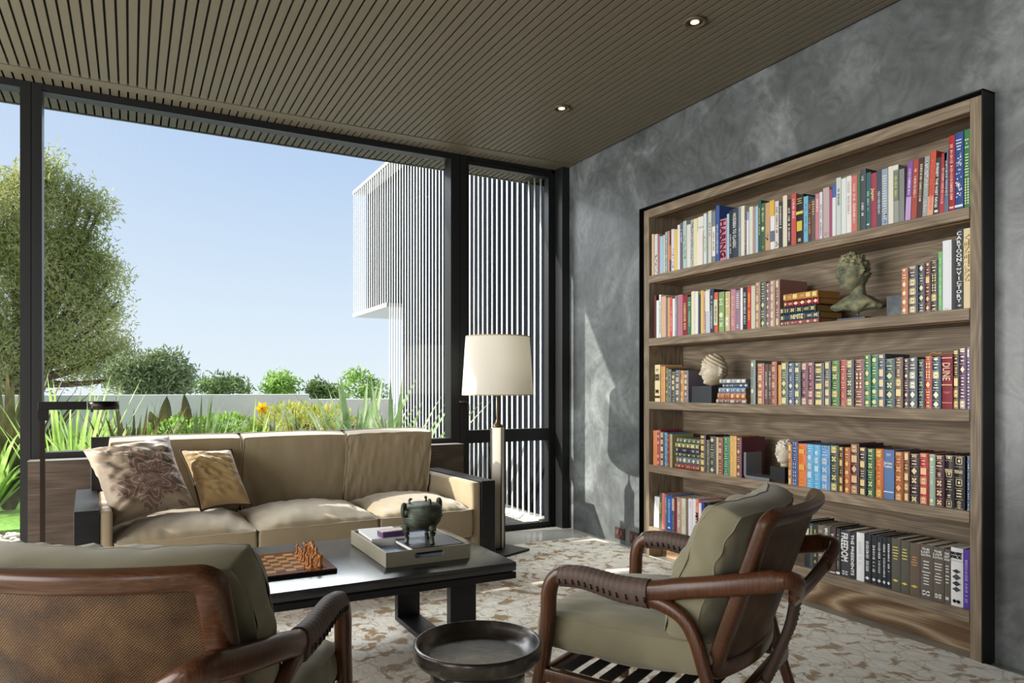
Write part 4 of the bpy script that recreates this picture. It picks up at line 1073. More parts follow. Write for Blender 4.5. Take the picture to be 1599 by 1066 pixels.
def piece(kind, tone, x, y, label):
    nm = 'chess_' + kind
    b = B().lathe(PR[kind], 16)
    t = thing(nm, label, 'chess piece', (x, y, TZ + .0003 + .0177), 0, f'{tone} chess pieces')
    obj('body', b, M_pc[tone], t)
    if kind == 'knight':
        sg = -1 if tone == 'light' else 1
        P = smooth_path([(0, 0, .014), (sg * -.001, 0, .026), (sg * .001, 0, .036), (sg * .006, 0, .040), (sg * .012, 0, .034)], 4)
        obj('horse_head', B().tube(P, [.0045] * 17, 8, rad2=[.0085, .0085, .008, .008, .0078, .0075, .0075, .0072, .007, .007, .0068, .0065, .006, .0055, .005, .0045, .004], up=(0, 1, 0)), M_pc[tone], t)
    if kind == 'king': obj('cross', B().box(-.0035, .0035, -.0012, .0012, .072, .0745), M_pc[tone], t)
    if kind == 'rook': obj('battlement', B().lathe([(.0092, .0431), (.0092, .0455), (.0068, .0455), (.0068, .0431)], 12, caps=False), M_pc[tone], t)
FN = ['near camera edge', 'second from camera edge', 'third from camera edge', 'fourth from camera edge', 'fourth from sofa edge', 'third from sofa edge', 'second from sofa edge', 'on sofa edge']
ox_, oy_ = (BX0 + BX1) / 2 - hs + .034, (BYa + BYb) / 2 - hs + .034
for j in range(8):
    y_ = oy_ + sq * (j + .5)
    jx = lambda: random.uniform(-.003, .003)
    piece(order[j], 'light', ox_ + sq * 7.5 + jx(), y_ + jx(), f'light brown wooden chess {order[j]} in the outer row, {FN[j]} of the board')
    piece('pawn', 'light', ox_ + sq * 6.5 + jx(), y_ + jx(), f'light brown wooden chess pawn, {FN[j]} of the board')
    piece(order[j], 'dark', ox_ + sq * .5 + jx(), y_ + jx(), f'dark wooden chess {order[j]} in the outer row, {FN[j]} of the board')
    piece('pawn', 'dark', ox_ + sq * 1.5 + jx(), y_ + jx(), f'dark wooden chess pawn, {FN[j]} of the board')

# ================================================================ FLOOR LAMP
LX, LY = 2.178, 4.275
lp_ = thing('floor_lamp', 'floor lamp with white drum shade on a pale square column beside the sofa', 'lamp', (LX, LY, .012))
M_plate = plain('black_steel_plate', '#0c0c0d', .45, .2)
M_col = plain('parchment', '#c9c3b2', .4, grain=.15, gscale=90, var=.04)
m_, ntl, bl = base('lamp_linen', '#f4f0e4', .9, spec=.2)
ntl.nodes.clear(); ou = N(ntl, 'OutputMaterial'); df = N(ntl, 'BsdfDiffuse'); tl = N(ntl, 'BsdfTranslucent'); ms = N(ntl, 'MixShader'); ms.inputs[0].default_value = .42
df.inputs[0].default_value = lin('#fcfaf4'); tl.inputs[0].default_value = lin('#fdf8ec'); ntl.links.new(df.outputs[0], ms.inputs[1]); ntl.links.new(tl.outputs[0], ms.inputs[2]); ntl.links.new(ms.outputs[0], ou.inputs[0])
wv = N(ntl, 'TexNoise'); wv.inputs['Scale'].default_value = 60; ntl.links.new(coords(ntl, scale=(1, 1, 6)), wv.inputs['Vector']); bpn = N(ntl, 'Bump'); bpn.inputs['Strength'].default_value = .1; ntl.links.new(wv.outputs[0], bpn.inputs['Height']); ntl.links.new(bpn.outputs[0], df.inputs['Normal'])
M_shade = m_
RZ = R(-12)
def rb(b_): return Matrix.Rotation(RZ, 4, 'Z')
obj('base_plate', B().box(-.125, .125, -.125, .125, .0005, .014, M=Matrix.Translation((.020, -.045, 0)) @ Matrix.Rotation(R(22), 4, 'Z')), M_plate, lp_, bevel=.002, seg=1)
hw = .0365
MR = Matrix.Rotation(R(44), 4, 'Z')
obj('column', B().box(-hw, hw, -hw, hw, .0145, .825, M=MR), M_col, lp_, bevel=.004)
for sx, sy in ((1, 1), (1, -1), (-1, 1), (-1, -1)):
    obj('corner_strip', B().box(sx * hw - .005, sx * hw + .0012, sy * hw - .005, sy * hw + .0012, .0145, .822, M=MR), plain('dark_strip', '#2a2018', .35), lp_)
M_neck = plain('bronze_neck', '#4a3a28', .3, .6)
obj('neck', B().lathe([(.036, .8255), (.038, .832), (.030, .842), (.018, .855), (.010, .885), (.008, .95), (.0075, 1.02), (.011, 1.04), (.011, 1.10), (0, 1.10)], 24), M_neck, lp_)
zs0, zs1 = 1.0415, 1.436
obj('lamp_shade', B().lathe([(.2405, zs0), (.2155, zs1)], 64, caps=False).lathe([(.2130, zs1), (.2380, zs0)], 64, caps=False), M_shade, lp_)
obj('shade_rim', B().lathe([(.2412, zs0 + .006), (.2416, zs0), (.2385, zs0 - .001), (.2375, zs0 + .005)], 64, caps=False).lathe([(.2162, zs1 - .006), (.2164, zs1 + .001), (.213, zs1 + .001), (.2125, zs1 - .005)], 64, caps=False), plain('shade_tape', '#b8a888', .8), lp_, kind='stuff')
sp_b = B()
for k in range(3):
    a = R(120 * k + 20); sp_b.tube([(.008 * math.cos(a), .008 * math.sin(a), zs1 - .03), (.213 * math.cos(a), .213 * math.sin(a), zs1 - .008)], .0015, 6)
obj('spider', sp_b, M_neck, lp_, kind='stuff')
obj('bulb', B().lathe([(.010, 1.10), (.018, 1.12), (.030, 1.15), (.028, 1.175), (.014, 1.19), (0, 1.193)], 20), plain('bulb_glass', '#f4f4ee', .3), lp_)

# ================================================================ READING LAMP
RY = 4.16
p0 = ony(66.5, 630, RY); pe = ony(184, 634, RY); zt2 = ony(66, 627, RY).z; zb2 = ony(66, 640, RY).z; ph = ony(137, 634, RY)
rl = thing('reading_lamp', 'slim black reading floor lamp with a horizontal arm beside the sofa arm', 'lamp', (p0.x, RY, 0))
obj('base_plate', B().lathe([(.11, .0005), (.11, .010), (.105, .012), (0, .012)], 40), M_black, rl)
obj('pole', B().box(-.0105, .0105, -.006, .006, .0125, zb2), plain('bronze_pole', '#2a211a', .35, .6), rl)
obj('collar', B().box(-.018, .026, -.008, .008, zb2 - .052, zb2), M_black, rl)
obj('arm', B().box(-.018, ph.x - p0.x - .004, -.008, .008, zb2, zt2), M_black, rl, bevel=.001, seg=1)
hr = (pe.x - ph.x) / 2 + .003
obj('lamp_head', B().lathe([(0, zb2 + .002), (hr - .004, zb2 + .002), (hr - .004, zb2 - .001), (hr, zb2 - .001), (hr, zt2), (hr - .003, zt2 + .001), (0, zt2 + .001)], 36, Matrix.Translation((ph.x - p0.x + hr, 0, 0))), plain('lamp_head_bronze', '#1c1814', .25, .7), rl)
obj('switch', B().lathe([(0, zb2 - .013), (.005, zb2 - .013), (.005, zb2 - .001)], 12, Matrix.Translation((ph.x - p0.x + .018, 0, 0))), M_black, rl)

# ================================================================ SIDE TABLE
s0 = onz(746, 999.5, .47)
M_cast = patina('cast_bronze', '#34312f', '#4c4845', '#78726c', 9, .26, .8, .6, .9)
st_ = thing('side_table', 'round dished cast-bronze side table between the two armchairs', 'table', (s0.x, s0.y, .012))
rt = .1595; zt3 = .458
obj('dished_top', B().lathe([(0, zt3 - .034), (.11, zt3 - .033), (.133, zt3 - .028), (.146, zt3 - .014), (.150, zt3 - .002), (.155, zt3), (rt, zt3 - .002), (.1600, zt3 - .008), (.1590, zt3 - .032), (.152, zt3 - .043), (.12, zt3 - .048), (0, zt3 - .048)], 72, caps=False), M_cast, st_)
obj('pedestal', B().lathe([(0, .0005), (.13, .0005), (.132, .03), (.118, .10), (.112, .25), (.118, .38), (.124, zt3 - .0485), (0, zt3 - .0485)], 56, caps=False), M_cast, st_)
# ================================================================ ARMCHAIRS
def cane_mat():
    m, nt, b = base('woven_cane', '#6a4a2c', .5, spec=.4)
    t = N(nt, 'TexCoord'); sp_ = N(nt, 'SeparateXYZ'); nt.links.new(t.outputs['UV'], sp_.inputs[0])
    def M2(op, a, b2=None):
        n_ = N(nt, 'Math', operation=op)
        for i_, q in enumerate((a, b2)):
            if q is None: continue
            if isinstance(q, (int, float)): n_.inputs[i_].default_value = q
            else: nt.links.new(q, n_.inputs[i_])
        return n_.outputs[0]
    fr = 2 * math.pi / .0062   # uv in metres
    row = M2('FLOOR', M2('DIVIDE', sp_.outputs['Y'], .0031))
    sh = M2('MULTIPLY', M2('MODULO', row, 2), .0031)
    wx = M2('SINE', M2('MULTIPLY', M2('ADD', sp_.outputs['X'], sh), fr)); wy = M2('ABSOLUTE', M2('SINE', M2('MULTIPLY', sp_.outputs['Y'], math.pi / .0031)))
    hole = M2('MULTIPLY', M2('GREATER_THAN', wx, .15), M2('GREATER_THAN', wy, .55))
    n = N(nt, 'TexNoise'); n.inputs['Scale'].default_value = 14; nt.links.new(t.outputs['Object'], n.inputs['Vector'])
    c = ramp(nt, n.outputs[0], ((.3, '#4a321e'), (.5, '#66482c'), (.7, '#7c5c3a')))
    mc = N(nt, 'MixRGB'); nt.links.new(hole, mc.inputs[0]); nt.links.new(c, mc.inputs[1]); mc.inputs[2].default_value = lin('#140b05')
    nt.links.new(mc.outputs[0], b.inputs['Base Color'])
    hh = M2('ADD', M2('MULTIPLY', wx, .5), wy); bump(nt, b, hh, .5, .0006); return m
M_cane = cane_mat()
M_lea = plain('brown_leather', '#54423a', .58, grain=.35, gscale=180, var=.12)
M_cord = plain('leather_lace', '#1e1612', .5)
def arm_chair(label, loc, rz):
    """local: x = w across, y = -b (b runs from the front legs to the back), z up"""
    t = thing('armchair', label, 'armchair', loc, rz, 'pair of walnut lounge armchairs')
    W = .655
    P3 = lambda w_, b_, z_: (w_, -b_, z_ - .012)
    for s in (0, 1):
        w0 = .020 if s == 0 else W - .020
        # front leg sweeping into the arm, one continuous piece
        pts = [(-.070, .018), (-.055, .16), (-.037, .27), (-.018, .40), (-.014, .480), (.000, .522), (.030, .543), (.095, .549), (.216, .540), (.313, .541), (.405, .562), (.508, .582), (.606, .603), (.655, .615)]
        sg_ = 1 if s == 0 else -1
        pa = smooth_path([P3(w0 + sg_ * .040 * max(0, (b_ - .3) / .355) ** 1.6, b_, z_) for b_, z_ in pts], 5)
        pa += smooth_path([P3(w0 + sg_ * .040, .655, .615), P3(w0 + sg_ * .055, .678, .612), P3(w0 + sg_ * .085, .680, .595), P3(w0 + sg_ * .135, .668, .565)], 5)[1:]
        n_ = len(pa); r1 = []; r2 = []
        for i in range(n_):
            f_ = i / (n_ - 1)
            r1.append(.0165 + .006 * min(1, f_ * 4) - (.004 if f_ > .85 else 0)); r2.append(.019 + (.010 if .35 < f_ < .8 else .004))
        obj('arm', B().tube(pa, r2, 14, rad2=r1, up=(1, 0, 0), power=2.6, pt=True), M_walnut, t)
        # rear leg branching off the arm
        pts = [(.235, .520), (.300, .518), (.360, .508), (.410, .482), (.443, .430), (.468, .350), (.500, .235), (.540, .110), (.566, .030)]
        pl = smooth_path([P3(w0, b_, z_) for b_, z_ in pts], 4)
        obj('rear_leg', B().tube(pl, [.0175 - .004 * i / len(pl) for i in range(len(pl))], 12, rad2=[.022 - .006 * i / len(pl) for i in range(len(pl))], up=(0, -.7, .7), power=2.6), M_walnut, t)
        # leather wrapping over the front half of the arm
        pw_ = smooth_path([P3(w0, b_, z_) for b_, z_ in ((.030, .541), (.095, .547), (.160, .541), (.225, .533), (.312, .533))], 16)
        m_ = len(pw_); wr1, wr2 = [], []
        for i in range(m_):
            f_ = i / (m_ - 1); wr1.append(.0272 + .0007 * (i % 4 < 2)); wr2.append(.0305 + .0095 * f_ ** 1.2 + .0007 * (i % 4 < 2))
        lw_ = obj('leather_wrap', B().tube(pw_, wr1, 16, rad2=wr2, power=2.4, up=(0, 0, 1)), M_lea, t)
        lc = B(); sd = (-1 if s == 0 else 1)
        for i in range(3, m_ - 1, 5):
            p = pw_[i]
            for q in (-1, 1) if True else ():
                x_ = p.x + q * .0282
                lc.tube([(x_, p.y + .002, p.z - .004), (x_ + q * .0012, p.y, p.z - .010), (x_, p.y - .002, p.z - .018)], .0026, 6)
        obj('lacing', lc, M_cord, lw_, kind='stuff')
        obj('side_rail', B().box(w0 - .014, w0 + .014, -.478, .038, .205, .245), M_walnut, t, bevel=.005)
    # rear band joining the two arms behind the back
    bd = smooth_path([P3(*q) for q in ((.135, .672, .573), (.19, .655, .545), (.26, .640, .522), (W / 2, .635, .515), (W - .26, .640, .522), (W - .19, .655, .545), (W - .135, .672, .573))], 6)
    obj('rear_band', B().tube(bd, .014, 14, rad2=.027, up=(0, -.3, 1), power=2.8), M_walnut, t)
    sp_ = smooth_path([P3(W / 2, .625, .500), P3(W / 2, .610, .42), P3(W / 2, .575, .33), P3(W / 2, .545, .25)], 6)
    spn = obj('rear_splat', B().tube(sp_, .030, 14, rad2=.014, up=(0, 1, 0), power=3), M_lea, t)
    lc = B()
    for i in range(1, len(sp_) - 1, 1): lc.tube([(sp_[i].x + .026, sp_[i].y - .012, sp_[i].z), (sp_[i].x + .029, sp_[i].y - .012, sp_[i].z - .004), (sp_[i].x + .028, sp_[i].y - .004, sp_[i].z - .008)], .0016, 6)
    obj('lacing', lc, M_cord, spn, kind='stuff')
    obj('front_rail', B().box(.034, W - .034, .012, .038, .205, .245), M_walnut, t, bevel=.005)
    obj('back_rail', B().box(.034, W - .034, -.535, -.505, .205, .250), M_walnut, t, bevel=.005)
    for i in range(7):
        y_ = -.04 - i * .065
        obj('seat_strap', B().box(.03, W - .03, y_ - .02, y_ + .02, .2455, .2495), plain('webbing', '#8a8478' if i % 2 else '#2a2420', .7), t)
    # curved back: frame ring and cane
    HW, HB, H0 = .283, .245, 0
    def cv(u, v, d=0):
        """u across (-HW..HW), v up the back (0..~.49), d outwards (to the rear)"""
        b_ = .478 + .060 * (1 - (u / HW) ** 2) + v * .325 + d * .95 - .02; z_ = .318 + v * .948 - d * .31
        return P3(W / 2 + u, b_, z_)
    VT = .492; cr_ = .045; n = 56
    def rr(hw_, v0, v1, r_, k):
        """rounded rectangle outline, k-th of n points"""
        L = []
        for (cx, cy, a0) in ((hw_ - r_, v1 - r_, 0), (-hw_ + r_, v1 - r_, 90), (-hw_ + r_, v0 + r_, 180), (hw_ - r_, v0 + r_, 270)):
            for i in range(n // 4):
                a = R(a0 + 90 * i / (n // 4 - 1)); L.append((cx + r_ * math.cos(a), cy + r_ * math.sin(a)))
        return L[k % len(L)]
    # resample straight runs so that the ring follows the curve
    def ringpts(hw_, v0, v1, r_):
        L = [rr(hw_, v0, v1, r_, k) for k in range(n)]; out_ = []
        for i in range(n):
            a, c = L[i], L[(i + 1) % n]; d_ = math.dist(a, c); m = 14 if d_ > .1 else 1
            out_ += [(a[0] + (c[0] - a[0]) * j / m, a[1] + (c[1] - a[1]) * j / m) for j in range(m)]
        return out_
    prof = [(0, .000, -.010), (.0, -.005, -.016), (0, -.014, -.018), (0, -.044, -.012), (0, -.050, -.006), (0, -.050, .006), (0, -.044, .010), (0, -.014, .018), (0, -.004, .015), (0, .000, .009)]
    rings = []
    for _, off, d_ in prof:
        rings.append([cv(x_, y_, d_) for x_, y_ in ringpts(HW + off, -off, VT + off * .9, max(.012, cr_ + off * .6))])
    m0 = min(len(r_) for r_ in rings)
    b = B(); b.loft(rings + [rings[0]], caps=False)
    obj('back_frame', b, M_walnutp, t)
    nx, ny = 24, 16; vs, fs, uv = [], [], []
    hw_, v0_, v1_ = HW - .048, .048, VT - .043
    for j in range(ny + 1):
        for i in range(nx + 1):
            x_, y_ = -hw_ + 2 * hw_ * i / nx, v0_ + (v1_ - v0_) * j / ny; vs.append(cv(x_, y_, 0)); uv.append((x_, y_))
    for j in range(ny):
        for i in range(nx): a = j * (nx + 1) + i; fs.append((a, a + 1, a + nx + 2, a + nx + 1))
    me = B().add(vs, fs, True).mesh('cane_panel'); ul = me.uv_layers.new()
    for lo in me.loops: ul.data[lo.index].uv = uv[lo.vertex_index]
    link('cane_panel', me, M_cane, t)
    # cushions
    b, lp = cushion(.585, .570, .085, .048, 48, 44, .010, seed=31 + int(loc[0] * 10), fold=4, bulge=.02)
    o = obj('seat_cushion', b, M_green, t, loc=P3(W / 2, .205, .3675)); o.rotation_euler = (R(-1.5), 0, 0)
    obj('seam', piping(lp, .0018), M_green, o)
    b, lp = cushion(.575, .445, .080, .070, 56, 48, .019, seed=41 + int(loc[0] * 10), fold=4, bulge=.03, dirn=(1, .5), kt=.25, kb=1.35, corner=.16, pw=2.0)
    # wrap the cushion against the curved back
    for k, v in enumerate(b.v): b.v[k] = Vector((v.x, v.y, v.z + .055 * (1 - (v.x / .28) ** 2)))
    for L in lp:
        for k, v in enumerate(L): L[k] = Vector((v.x, v.y, v.z + .055 * (1 - (v.x / .28) ** 2)))
    o = obj('back_cushion', b, M_green, t, loc=P3(W / 2, .437, .584)); o.rotation_euler = (R(90 + 19), 0, 0)
    obj('seam', piping(lp, .0018), M_green, o)
    return t
arm_chair('walnut lounge armchair standing in front of the bookcase, seen from its side', (1.103, 1.824, .012), R(27))
arm_chair('walnut lounge armchair seen from behind, its cane back towards the camera', (-.0493, 2.209, .012), R(-31.6))

# ================================================================ SCULPTURES ON THE SHELVES
def gauss(p, c, s): return math.exp(-sum(((a - b_) / q) ** 2 for a, b_, q in zip(p, c, s)))
def head_mesh(hair, n=120, m=96, seed=0, neck=True):
    """unit-height head facing -Y, chin at z=0, crown at z=1"""
    b = B(); rings = []
    for j in range(m + 1):
        ph = math.pi * j / m; rg = []
        for i in range(n):
            th = 2 * math.pi * i / n
            x, y, z = math.sin(ph) * math.sin(th), -math.sin(ph) * math.cos(th), math.cos(ph)
            # skull: wide above, jaw narrowing to the chin
            wz = .345 if z > 0 else .345 - .095 * (-z) ** 1.6
            dy = .42 if y > 0 else .385
            px_, py_, pz = x * wz, y * dy, z * .5 + .5
            if z < 0: py_ -= .06 * (-z) * (1 if y < .2 else -.3)
            f = y < 0
            if f:
                q = (px_, 0, pz)
                d = 0
                d += .100 * gauss(q, (0, 0, .400), (.050, 1, .045))      # nose tip
                d += .090 * gauss(q, (0, 0, .48), (.038, 1, .085))      # bridge
                d += .045 * gauss(q, (0, 0, .585), (.20, 1, .030))       # brow
                for sx in (-1, 1):
                    d -= .11 * gauss(q, (sx * .115, 0, .525), (.065, 1, .038))   # sockets
                    d += .045 * gauss(q, (sx * .120, 0, .515), (.040, 1, .018))   # lids
                    d += .022 * gauss(q, (sx * .16, 0, .38), (.08, 1, .07))       # cheeks
                    d += .022 * gauss(q, (sx * .040, 0, .375), (.020, 1, .022))   # nostrils
                d -= .020 * gauss(q, (0, 0, .330), (.03, 1, .018))
                d += .060 * gauss(q, (0, 0, .290), (.065, 1, .015)); d += .058 * gauss(q, (0, 0, .243), (.055, 1, .017))
                d -= .045 * gauss(q, (0, 0, .267), (.075, 1, .007)); d -= .025 * gauss(q, (0, 0, .205), (.06, 1, .02))
                d += .085 * gauss(q, (0, 0, .11), (.080, 1, .06))
                py_ -= d
            # ears
            for sx in (-1, 1):
                e_ = gauss((px_, py_, pz), (sx * .34, .06, .45), (.06, .055, .085)); px_ += sx * .055 * e_
            v = Vector((px_, py_, pz))
            hz = pz > .66 - .25 * (y + .5) if y > -.75 else pz > .80
            hairy = (pz > .70 and y < 0) or (y > .0 and pz > .30) or (abs(x) > .75 and pz > .62)
            if hairy and hair == 'curl':
                c_, _ = (lambda d_: (d_[0][0], 0))(noise.voronoi(v * 9 + Vector((seed, 0, 0))))
                v += Vector((x, y, z * .8)) * (.085 - .135 * c_)
            elif hairy and hair == 'comb':
                v += Vector((x, y, z)) * (.034 + .020 * math.sin(62 * (v.x * .35 + v.z * .9 + v.y * .5)))
            elif hairy and hair == 'small':
                c_ = noise.voronoi(v * 9)[0][0]; v += Vector((x, y, z * .7)) * (.075 - .15 * c_)
            rg.append(v)
        rings.append(rg)
    b.loft(rings, caps=False)
    return b
def scaled(b, s, M):
    b.v = [M @ (v * s) for v in b.v]; return b
# bronze portrait bust
c = onx(1340, 480, 3.075); s_ = .182
bb_ = thing('bronze_bust', 'green bronze portrait bust with curly hair on a slim metal stand', 'bust', (3.075, c.y, SH[1] + .0004))
M_verd = patina('verdigris_bronze', '#5a5c48', '#7c8068', '#b0a47c', 22, .65, .0)
obj('stand', B().box(-.055, .055, -.075, .075, 0, .013), plain('steel_base', '#5a6270', .35, .5), bb_, bevel=.001, seg=1)
obj('stem', B().lathe([(.005, .013), (.005, .045)], 12), plain('steel_base', '#5a6270', .35, .5), bb_)
HM = Matrix.Translation((-.008, .014, .145)) @ Matrix.Rotation(R(-112), 4, 'Z') @ Matrix.Rotation(R(6), 4, 'X')
obj('head', scaled(head_mesh('curl', seed=2), s_, HM), M_verd, bb_)
# neck and torn shoulders
rings = []
for k, (z_, wx, wy, yo) in enumerate(((.175, .030, .034, .010), (.150, .031, .034, .008), (.125, .036, .036, .004), (.108, .062, .040, .0), (.096, .100, .044, -.004), (.085, .118, .044, -.004), (.074, .098, .040, -.006), (.060, .060, .034, -.010), (.046, .026, .022, -.012), (.038, .006, .006, -.010))):
    rg = []
    for i in range(40):
        th = 2 * math.pi * i / 40; r_ = 1 + .10 * noise.noise(Vector((math.cos(th) * 2, math.sin(th) * 2, z_ * 30)))
        zz = z_ + (.016 * noise.noise(Vector((math.cos(th) * 3, math.sin(th) * 3, 4))) if wx > .05 else 0) - (.020 * abs(math.cos(th)) ** 3 if wx > .09 else 0)
        rg.append(Matrix.Rotation(R(-62), 4, 'Z') @ Vector((wx * r_ * math.cos(th), wy * r_ * math.sin(th) + yo, zz)))
    rings.append(rg)
obj('shoulders', B().loft(rings), M_verd, bb_)
# marble head with combed hair, on a black block
M_marb = patina('warm_marble', '#b8a486', '#d8cbb0', '#ece4d2', 10, .6, 0, .3, .3)
p0, p1 = onx(1080, 600, 2.995), onx(1111, 600, 2.995)
zt4 = onx(1080, 602.7, 2.995).z
M_block = plain('slate_block', '#363a40', .5, grain=.1)
blk = thing('marble_head', 'large cream marble head with combed hair on a dark block', 'sculpture', (3.06, (p0.y + p1.y) / 2, SH[2] + .0004))
dy_ = (p0.y - p1.y) / 2
obj('plinth_block', B().box(-.065, .065, -dy_, dy_, 0, zt4 - SH[2]), M_block, blk, bevel=.001, seg=1)
hb_ = (onx(1115, 553, 3.06).z - zt4) * 1.0; hy2 = onx(1116, 600, 3.06).y - blk.location.y
HM = Matrix.Translation((.0, hy2, zt4 - SH[2] + .0005)) @ Matrix.Rotation(R(-106), 4, 'Z') @ Matrix.Rotation(R(4), 4, 'X')
obj('head', scaled(head_mesh('comb', seed=5), hb_ * .985, HM), M_marb, blk)
# small marble head
p0, p1 = onx(1201, 740, 3.0), onx(1222, 740, 3.0); zt5 = onx(1201, 727, 3.0).z
sb = thing('marble_head', 'small white marble head with curls on a black block', 'sculpture', (3.045, (p0.y + p1.y) / 2 - .010, SH[3] + .0004))
dy_ = (p0.y - p1.y) / 2 + .004
obj('plinth_block', B().box(-.045, .045, -dy_, dy_, 0, zt5 - SH[3]), plain('black_block', '#17181b', .45), sb, bevel=.001, seg=1)
hb_ = onx(1218, 685, 3.045).z - zt5
obj('neck', B().lathe([(.024, zt5 - SH[3] + .0005), (.022, zt5 - SH[3] + .012), (.026, zt5 - SH[3] + .03)], 20, Matrix.Translation((0, -.012, 0))), M_marb, sb)
HM = Matrix.Translation((-.004, -.016, zt5 - SH[3] + .014)) @ Matrix.Rotation(R(-98), 4, 'Z')
obj('head', scaled(head_mesh('small', seed=9), hb_ - .014, HM), patina('white_marble', '#cfc6b2', '#e6dfce', '#f4f0e6', 8, .55, 0, .3, .15), sb)
# steel bookend and stone bookend
p0, p1 = onx(1161.5, 720, 2.985), onx(1201, 750, 2.985)
L_ = p0.y - p1.y; hb_ = onx(1163, 706, 2.985).z - SH[3]
r_ = .022; pf = [(0, hb_), (0, r_ * 1.2)] + [(r_ - r_ * math.cos(a_), r_ - r_ * math.sin(a_)) for a_ in (R(0), R(20), R(45), R(70), R(90))] + [(L_, 0)]
th = .016; pf2 = [(th, hb_), (th, r_ * 1.2)] + [(r_ - (r_ - th) * math.cos(a_), r_ - (r_ - th) * math.sin(a_)) for a_ in (R(0), R(20), R(45), R(70), R(90))] + [(L_, th)]
b = B(); rings = []
for a_, c_ in zip(pf, pf2): rings.append([(-.0, -a_[0], a_[1]), (.12, -a_[0], a_[1]), (.12, -c_[0], c_[1]), (0, -c_[0], c_[1])])
b.loft(rings, smooth=False)
tag(obj('bookend', b, plain('blued_steel', '#8a9098', .35, .4, grain=.1), loc=(2.985, p0.y, SH[3] + .0005)), 'bent grey steel bookend holding the leather books on the fourth shelf', 'bookend')
p0, p1 = onx(1384, 470, 3.0), onx(1409, 470, 3.0); zt6 = onx(1384, 462, 3.0).z
tag(obj('bookend', B().box(0, .09, p1.y - p0.y, 0, 0, zt6 - SH[1]), patina('grey_marble', '#3a4248', '#545c62', '#788086', 12, .35, 0, .5, .1), loc=(3.0, p0.y + .0, SH[1] + .0005), bevel=.002, seg=1), 'grey veined marble bookend block beside the bronze bust', 'bookend')
p0 = onx(1456, 545, 2.99)
tag(obj('bookmark', B().tube(smooth_path([(.03, .03, .0), (.02, .01, .012), (.02, -.01, .006), (.02, -.03, .012)], 4), .003, 6), plain('gold_ribbon', '#c89a4a', .6), loc=(3.0, onx(1456, 555, 3.0).y, onx(1450, 555.5, 2.983).z + .004)), 'gold ribbon lying on a red book of the middle shelf', 'ribbon')
# ================================================================ OUTSIDE
M_lawn = patina('lawn_green', '#4f7a30', '#6a9640', '#86ac50', 30, .9, 0, .2, .8)
obj('ground', B().box(-14, 9, 4.98, 9.2, -.30, -.05), patina('garden_soil', '#4a4034', '#5c5040', '#6c604e', 8, .95, 0, .2, .5), kind='structure')
tag(obj('lawn', B().box(-9, .4, 6.85, 8.6, -.0499, -.02), M_lawn), 'short green lawn outside the left window pane', 'lawn', kind='stuff')
gb = B(); rg = random.Random(5)
for _ in range(1500):
    x, y, r_ = rg.uniform(-3.4, -.3), rg.uniform(5.05, 6.84), rg.uniform(.018, .038)
    gb.lathe([(r_ * .6, 0), (r_, r_ * .45), (r_ * .6, r_ * .85)], 6, Matrix.Translation((x, y, -.05)))
tag(obj('gravel', gb, plain('white_gravel', '#d8d4ca', .8, var=.1, gscale=20)), 'white pebble strip between window and lawn', 'gravel', kind='stuff')
obj('patio', B().box(1.6, 3.3, 4.96, 9.0, -.12, -.004), concrete('pale_patio', '#96948c', '#a4a29a', '#b0aea6', .7), kind='structure')
gt = thing('door_grate', 'dark linear drain grate in the pale paving outside the glass door', 'grate', (2.55, 5.3, -.003))
obj('grate_frame', B().box(-.36, .30, -.24, .30, 0, .004), plain('grate_dark', '#3c3e40', .6), gt)
for i in range(9): obj('bar', B().box(-.35, .29, -.215 + .06 * i, -.195 + .06 * i, .0042, .009), plain('grate_bar', '#56585a', .5), gt)
# garden wall in two heights
M_white = patina('white_render', '#e0e1e2', '#e9eaea', '#f2f2f0', 1.2, .85, 0, .2, .1)
GYW = 8.7
xs1 = ony(483, 614, GYW).x; z1_, z2_ = ony(300, 616, GYW).z, ony(545, 623, GYW).z
obj('garden_wall', B().box(-14, xs1, GYW, GYW + .22, -.1, z1_).box(xs1, 2.93, GYW, GYW + .2, -.1, z2_), M_white, kind='structure')
# slatted screen building
XSC = 2.95
sc = thing('screen_building', 'neighbouring wing clad in pale vertical fins with an overhanging upper storey', 'building', (XSC, 7.0, 0))
M_fin = plain('fin_aluminium', '#dcdcd6', .5, spec=.4)
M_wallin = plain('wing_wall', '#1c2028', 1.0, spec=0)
y_end, y_far, zb_, zt_s = 8.95, 10.56, 2.215, 4.01
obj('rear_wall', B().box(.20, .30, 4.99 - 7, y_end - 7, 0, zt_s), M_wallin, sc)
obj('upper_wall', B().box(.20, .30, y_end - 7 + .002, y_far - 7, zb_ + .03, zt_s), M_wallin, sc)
obj('upper_slab', B().box(-.01, 2.6, y_end - 6.99, y_far - 7, zb_ - .05, zb_), M_fin, sc)
obj('roof_edge', B().box(-.012, 2.6, 4.99 - 7, y_far - 7, zt_s + .001, zt_s + .04), plain('roof_edge', '#dcdcd8', .6), sc)
obj('base_rail', B().box(-.035, .045, 4.99 - 7, y_end - 7, -.003, .040), M_fin, sc)
fin1 = B().box(0, .006, -.012, .012, .0405, zt_s).mesh('fin'); fin2 = B().box(0, .006, -.012, .012, zb_ + .0005, zt_s).mesh('fin')
y = 5.02
while y < y_far:
    link('fin', fin1 if y < y_end else fin2, M_fin, sc, (0, y - 7, 0)); y += .0985
# roof parapet line behind
ra = thing('roof_railing', 'thin steel rail above the upper storey of the slatted wing', 'railing', (3.1, 10.0, zt_s + .11))
obj('rail', B().box(.3, 2.4, 0, .04, .55, .59), M_frame, ra)
for i in range(4): obj('post', B().box(.3 + i * .68, .33 + i * .68, 0, .03, 0, .55), M_frame, ra)

